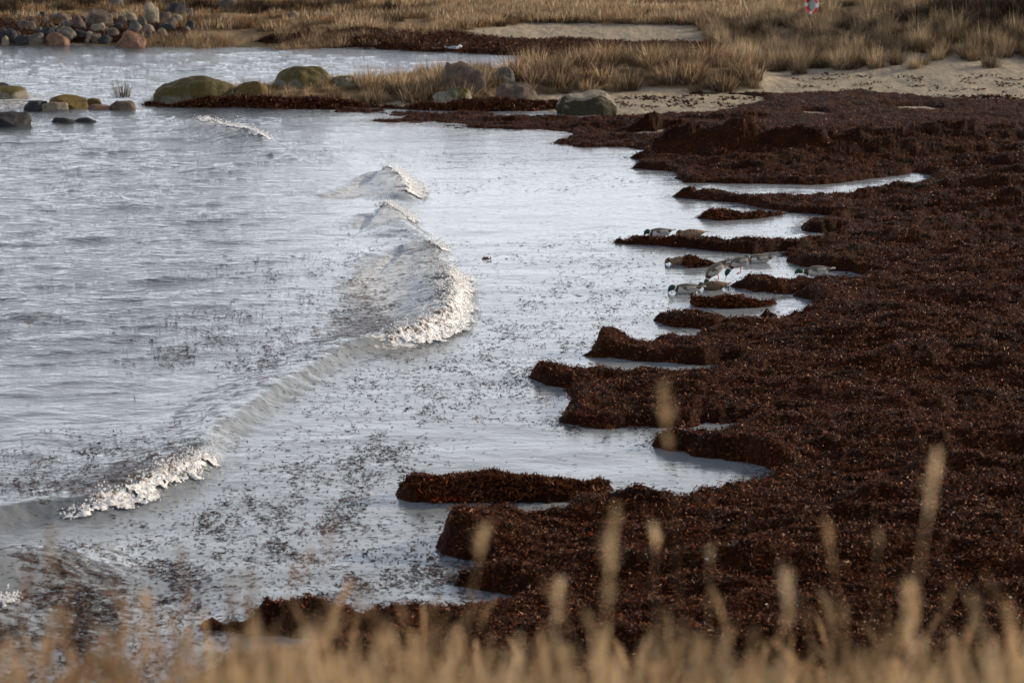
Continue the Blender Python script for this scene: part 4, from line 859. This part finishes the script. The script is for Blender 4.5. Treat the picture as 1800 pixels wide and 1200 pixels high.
def duck(px, py, pose, kind, label, yaw=0, pitch=0, z0=None, sc=1.0, group='wild ducks feeding in the shallows'):
    if z0 is None: z0 = 0.0
    x, y = G(px, py, z0); sec = [(a, b*1.12+.012, c*1.06, d*1.15) for a, b, c, d in POSES[pose]]; n1 = len(sec)-1; r = np.random.default_rng(int(px))
    hs = 6.0 if pose != 'reach' else 6.2
    def cf(t, up, v):
        if kind == 'drake':
            if t > hs: return (.006, .045, .028)
            if t > hs-.35: return (.62, .6, .56)
            if t > 4.7: return (.065, .03, .02)
            if t < 1.3: return (.012, .012, .013) if t > .5 or up > 0 else (.55, .54, .5)
            if up > .62: return (.10, .085, .07)
            return (.38, .37, .355)
        if kind == 'gull':
            return (.25, .27, .3) if (up > .3 and t < 4.5) else (.8, .8, .8)
        b_ = np.array((.18, .12, .07)) if kind == 'hen' else np.array((.12, .078, .045))
        m_ = .30+1.4*ss(.25, .75, vn(np.array([v[0]*85]), np.array([v[2]*85+v[1]*30]), 5))[0]
        if t > hs: m_ *= .8 if up < .5 else .5
        if t < .8: return tuple(b_*1.9)
        return tuple(b_*m_)
    V, q, t, c = loft(sec, cf)
    root = link(mesh('duck', V, q, t, mat=M['duck'], col=c), 'duck' if kind != 'gull' else 'gull', loc=(float(x), float(y), z0), rot=(0, pitch, math.pi+yaw), label=label, category='duck' if kind != 'gull' else 'gull')
    if group and kind != 'gull': root['group'] = group
    root.scale = (sc,)*3
    # bill
    s = np.array(sec); d = s[-1, :2]-s[-3, :2]; d /= np.linalg.norm(d); b0 = s[-1, :2]-d*.008
    V, q, t, c = loft([(b0[0], b0[1], .013, .012), (b0[0]+d[0]*.02, b0[1]+d[1]*.02, .012, .007), (b0[0]+d[0]*.045, b0[1]+d[1]*.045, .014, .005), (b0[0]+d[0]*.056, b0[1]+d[1]*.056, .008, .003)], lambda *_: (.38, .30, .05) if kind == 'drake' else (.28, .13, .04), 10)
    link(mesh('bill', V, q, t, mat=M['duck'], col=c), 'bill', root)
    # folded wings
    for sd_ in (-1, 1):
        zo = s[3, 1]-.045+ .0; tl = s[1]; 
        W_ = [(-.235, tl[1]+.012, .006, .008), (-.15, s[2, 1]+.018, .016, .026), (-.05, s[3, 1]+.022, .020, .044), (.05, s[3, 1]+.012, .018, .046), (.12, s[4, 1]+.008, .008, .022)]
        wc = {'drake': lambda t, up, v: (.10, .07, .05) if up < -.1 or t > 2.6 else ((.30, .28, .26) if t > 1.0 else (.03, .025, .02)), 'gull': lambda *_: (.35, .37, .4), 'hen': lambda t, up, v: tuple(np.array((.20, .13, .075))*(.5+vn(np.array([v[0]*60]), np.array([v[2]*60]), 8)[0])), 'henbrown': lambda t, up, v: tuple(np.array((.11, .07, .04))*(.5+vn(np.array([v[0]*60]), np.array([v[2]*60]), 8)[0]))}[kind]
        V, q, t, c = loft(W_, wc, 10); xs = V[:, 0]; ry = np.interp(xs, s[:6, 0], s[:6, 2]); V[:, 1] += sd_*(ry*.86)
        link(mesh('wing', V, q, t, mat=M['duck'], col=c), 'wing', root)
    # tail fan
    n_ = 7; P_ = []; 
    for i in range(n_):
        a = (i-3)*.16; P_.append((-.20, .012*(i-3), s[1, 1]+.01)); P_.append((-.20-.13*math.cos(a), -.13*math.sin(a)*-1, s[1, 1]+.035-.004*abs(i-3)))
    P_ = np.array(P_); V = np.concatenate([P_, P_-[0, 0, .008]]); qs_ = [[2*i, 2*i+2, 2*i+3, 2*i+1] for i in range(n_-1)]; qs_ += [[a_+14 for a_ in qq[::-1]] for qq in qs_]
    tc_ = (.6, .58, .54) if kind in ('drake', 'gull') else (.32, .24, .16); cc = np.tile(tc_, (len(V), 1)).astype(float)
    if kind == 'drake': cc[4:10] = (.02, .02, .02)
    link(mesh('tail', V, np.array(qs_), mat=M['duck'], col=cc), 'tail', root)
    # eyes
    hd = s[-4]; 
    for sd_ in (-1, 1):
        V, F = ICO[3]; link(mesh('eye', V*.0045+[hd[0]+.01, sd_*hd[2]*.92, hd[1]+.012], tris=F, mat=M['duck'], col=np.tile((.005, .005, .005), (len(V), 1))), 'eye', root)
    if pose == 'stand':
        for sd_ in (-1, 1):
            lx = .015*sd_; V, q = tube([(-.02+lx, sd_*.04, .12), (-.03+lx, sd_*.042, .07), (-.015+lx, sd_*.042, .004)], [.012, .006, .006], 6)
            V2 = np.array([(-.02+lx, sd_*.042, .006), (.045+lx, sd_*.042-.03, .002), (.055+lx, sd_*.042, .002), (.045+lx, sd_*.042+.03, .002)]); 
            V = np.concatenate([V, V2, V2-[0, 0, .004]]); o_ = len(V)-8; q = np.concatenate([q, [[o_, o_+1, o_+2, o_+3], [o_+7, o_+6, o_+5, o_+4]]])
            link(mesh('leg', V, q, mat=M['duck'], col=np.tile((.45, .13, .02), (len(V), 1))), 'leg', root)
    return root
duck(1160,414,'dabble','drake','pale drake feeding behind the tip of the long seaweed finger, left of the sandy hen',yaw=.1,z0=.06)
duck(1217,416,'dabble','hen','sandy speckled hen floating right of the pale drake, behind the seaweed finger',yaw=-.1,z0=.05)
duck(1197,464,'dabble','hen','tan hen nosing out from the left end of the small seaweed heap',yaw=.15,sc=.95)
duck(1335,461,'dabble','drake','grey sided drake with dark head, floating farthest right behind the standing pair',yaw=.05)
duck(1300,480,'stand','drake','standing drake bending forward with tail raised, upper one of the two on the seaweed tongue',yaw=.15,z0=.13,pitch=.05)
duck(1262,492,'stand','drake','drake tipping head down off the end of the seaweed tongue, below the other standing drake',yaw=.3,z0=.10,pitch=.32)
duck(1208,514,'dabble','drake','green headed drake with white flanks nearest the camera, bill in the water',yaw=.0,sc=1.05)
duck(1256,508,'dabble','henbrown','dark brown hen lying close behind the green headed drake',yaw=.1,sc=.95)
duck(1436,482,'reach','drake','drake stretching its neck low at the right end of the inlet',z0=.08,yaw=.05,sc=1.05)
duck(798,90,'alert','gull','single white bird at the edge of the far seaweed belt',yaw=2.6,sc=1.15,z0=.05)

# ------------------------------------------------------------------ life ring
def at(px, py, yy):
    a = (px-900)/FPX; b = -(py-600)/FPX; dy = math.cos(PITCH)+b*math.sin(PITCH); dz = -math.sin(PITCH)+b*math.cos(PITCH); t = yy/dy; return a*t, yy, CAM_Z+dz*t
rx, ry_, rz_ = at(1427, 9, 89.0)
n, k = 64, 14; V = []; cc = []
for i in range(n):
    a = i/n*2*math.pi; ph = (a/(2*math.pi)*4+.5) % 1; white = abs(ph-.5) < .17
    for j in range(k):
        b_ = j/k*2*math.pi; r = .295+.065*math.cos(b_); V.append((r*math.cos(a), .05*math.sin(b_), r*math.sin(a))); cc.append((.62, .63, .62) if white else (.55, .02, .02))
i = np.arange(n)[:, None]; j = np.arange(k)[None]; q = np.stack([i*k+j, i*k+(j+1) % k, ((i+1) % n)*k+(j+1) % k, ((i+1) % n)*k+j], -1).reshape(-1, 4)
ring = link(mesh('ring', V, q, mat=M['plain'], col=np.array(cc)), 'life_ring', loc=(rx, ry_, rz_), rot=(0, 0, math.radians(-56)), label='red and white life ring hanging on a post at the top edge', category='life ring')
a = np.linspace(0, 2*np.pi, 49); V, q = tube([(.375*(1+.03*math.cos(8*t))*math.cos(t), 0, .375*(1+.03*math.cos(8*t))*math.sin(t)) for t in a], [.008]*49, 5); link(mesh('rope', V, q, mat=M['plain'], col=np.tile((.5, .48, .42), (len(V), 1))), 'rope', ring)
post = bpy.data.objects.new('life_ring_post', None); SC.collection.objects.link(post); gz = Tz(rx, ry_+.1); post.location = (rx+.08, ry_+.12, gz); post.rotation_euler = (0, 0, math.radians(-56)); post['label'] = 'dark post with a green board behind the life ring'; post['category'] = 'post'
hh = rz_-gz
def box(x0, x1, y0, y1, z0, z1):
    V = np.array([(x, y, z) for z in (z0, z1) for y in (y0, y1) for x in (x0, x1)]); return V, np.array([[0,2,3,1],[4,5,7,6],[0,1,5,4],[2,6,7,3],[0,4,6,2],[1,3,7,5]])
V, q = box(-.05, .05, -.05, .05, -.3, hh+.75); link(mesh('post', V, q, mat=M['plain'], col=np.tile((.03, .028, .022), (8, 1)), smooth=False), 'pole', post)
V, q = box(-.20, .20, -.08, -.053, hh-.30, hh+.42); link(mesh('board', V, q, mat=M['plain'], col=np.tile((.22, .27, .24), (8, 1)), smooth=False), 'board', post)

# ------------------------------------------------------------------ foreground grass, out of focus
FG = np.array([(.54,.41,.25),(.47,.35,.205),(.40,.28,.16),(.60,.47,.31),(.30,.20,.11)])
FGO = np.array([(.38,.26,.145),(.32,.20,.105),(.44,.32,.19),(.22,.13,.07)])
def fg_plant(k, pal, stems=4, bl=44, H=(.6, 1.0)):
    r = np.random.default_rng(300+k); parts = [tuft(bl, .11, (.35, .80), (.004, .008), pal, .22, .45, rng=r, base=.7, seg=4)]
    for _ in range(stems):
        parts += stem_geo(r, r.uniform(*H), r.normal(0, .06), r.normal(0, .06), r.normal(0, .17), r.normal(0, .12), pal, r.uniform(.10, .22), hw=r.uniform(.005, .010))
    return merge(parts)
def stem_geo(r, h, x0, y0, lx, ly, pal, hl, head=True, hw=.010):
    n = 8; t = np.linspace(0, 1, n); P = np.stack([x0+lx*t**1.6*h*1.6, y0+ly*t**1.6*h*1.6, h*t-.03], 1); V, q = tube(P, np.linspace(.0022, .0011, n), 3); c = pal[r.integers(0, len(pal))]
    parts = [(V, q, np.zeros((0, 3), int), np.tile(c*.85, (len(V), 1)))]
    if head:
        m_ = 70; u = r.uniform(0, 1, m_); f = 1-u*hl/h; R = np.stack([np.interp(f, t, P[:, i]) for i in range(3)], 1)
        parts.append(blades(R, r.uniform(0, 6.28, m_), r.uniform(.15, .6, m_), r.uniform(-.3, .3, m_), r.uniform(.012, .035, m_)*(.5+1.0*np.sin(np.pi*np.clip(u, .05, .95))), r.uniform(.003, .006, m_)*hw/.010, c*np.ones((m_, 1))*.95, c*1.15*np.ones((m_, 1)), 2, r))
    return parts
PM['fg'] = [tmesh('fg', fg_plant(i, FG)) for i in range(4)]; PM['fgo'] = [tmesh('fgo', fg_plant(i+10, FGO, 5, 26)) for i in range(4)]
PM['fgl'] = [tmesh('fgl', fg_plant(i+20, FG, 2, 60, (.4, .8))) for i in range(4)]
def fgfield(n, d0, d1, x0, x1):
    yy = rng.uniform(d0, d1, n); xs = yy*(rng.uniform(x0, x1, n)-900)/FPX; k = rng.uniform(0, 1, n) < .35+1.1*(vn(xs*2.2, yy*1.1, 400)-.15); xs, yy = xs[k], yy[k]; return np.stack([xs, yy, terrain(xs, yy)-.02], 1)
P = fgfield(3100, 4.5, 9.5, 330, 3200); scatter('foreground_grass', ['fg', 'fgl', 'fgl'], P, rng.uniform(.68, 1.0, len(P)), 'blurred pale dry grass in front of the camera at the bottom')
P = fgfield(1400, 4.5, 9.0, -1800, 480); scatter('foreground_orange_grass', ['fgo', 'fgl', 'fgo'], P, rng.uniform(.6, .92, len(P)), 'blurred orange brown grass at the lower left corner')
HEADS = [(1165,655,5.2,.16,-.04,'curved pale seed head rising highest in the middle of the blurred grass'),(1650,768,4.6,.14,.05,'single pale seed head standing out against the seaweed at the right'),(1082,868,4.6,.22,.03,'broad pale plume in front of the seaweed mat, right of the near islet'),
 (852,912,5.2,.07,.08,'small bent seed head left of the broad plume'),(1153,905,5.6,.06,.0,'small round seed head just right of the broad plume'),(1248,942,6,.05,0,'small faint seed head over the dark seaweed right of the round one'),(1545,918,5.2,.05,0,'short pale seed head low at the right of centre'),
 (1602,1000,4.8,.12,.04,'upright seed head below the short pale one'),(1385,985,5,.12,0,'slim seed head in the lower middle right'),(1710,1030,4.6,.15,-.1,'leaning plume near the lower right corner'),(1775,1040,5,.12,-.05,'plume nearest the right edge'),(985,1000,5,.10,.05,'thin seed head over the near seaweed bank'),
 (440,980,5,.10,0,'brownish seed head over the open water at lower left'),(258,1010,4.8,.12,.04,'thin brown seed head left of the lower left water'),(85,905,4.8,.12,0,'reddish tall stem at the far left')]
for i, (px_, py_, dd_, hl, lean, lb) in enumerate(HEADS):
    x, y, z = at(px_, py_, dd_); g0 = Tz(x, y); r = np.random.default_rng(500+i); h = z-g0
    pr = stem_geo(r, h, 0, 0, lean, 0, FG[:4] if px_ > 500 else FGO, hl, False); root = link(tmesh('stalk', merge(pr)), 'seed_head_grass', loc=(x-lean*h*1.6, y, g0), label=lb, category='grass stem', group='tall seed heads in the foreground grass')
    n = 8; t = np.linspace(0, 1, n); P = np.stack([lean*t**1.6*h*1.6, 0*t, h*t-.03], 1); m_ = int(430*hl); u = r.uniform(0, 1, m_); f = 1-u*hl/h; R = np.stack([np.interp(f, t, P[:, i_]) for i_ in range(3)], 1); c = (FG[r.integers(0, 4)] if px_ > 500 else FGO[0])
    link(tmesh('seed_head', blades(R, r.uniform(0, 6.28, m_), r.uniform(.1, .9, m_), r.uniform(-.3, .5, m_), r.uniform(.012, .040, m_)*(.35+1.1*np.sin(np.pi*np.clip(u, .03, .97)**.7))*r.uniform(.5, 1.3, m_), r.uniform(.003, .006, m_), c*np.ones((m_, 1)), c*1.2*np.ones((m_, 1)), 2, r)), 'seed_head', root)
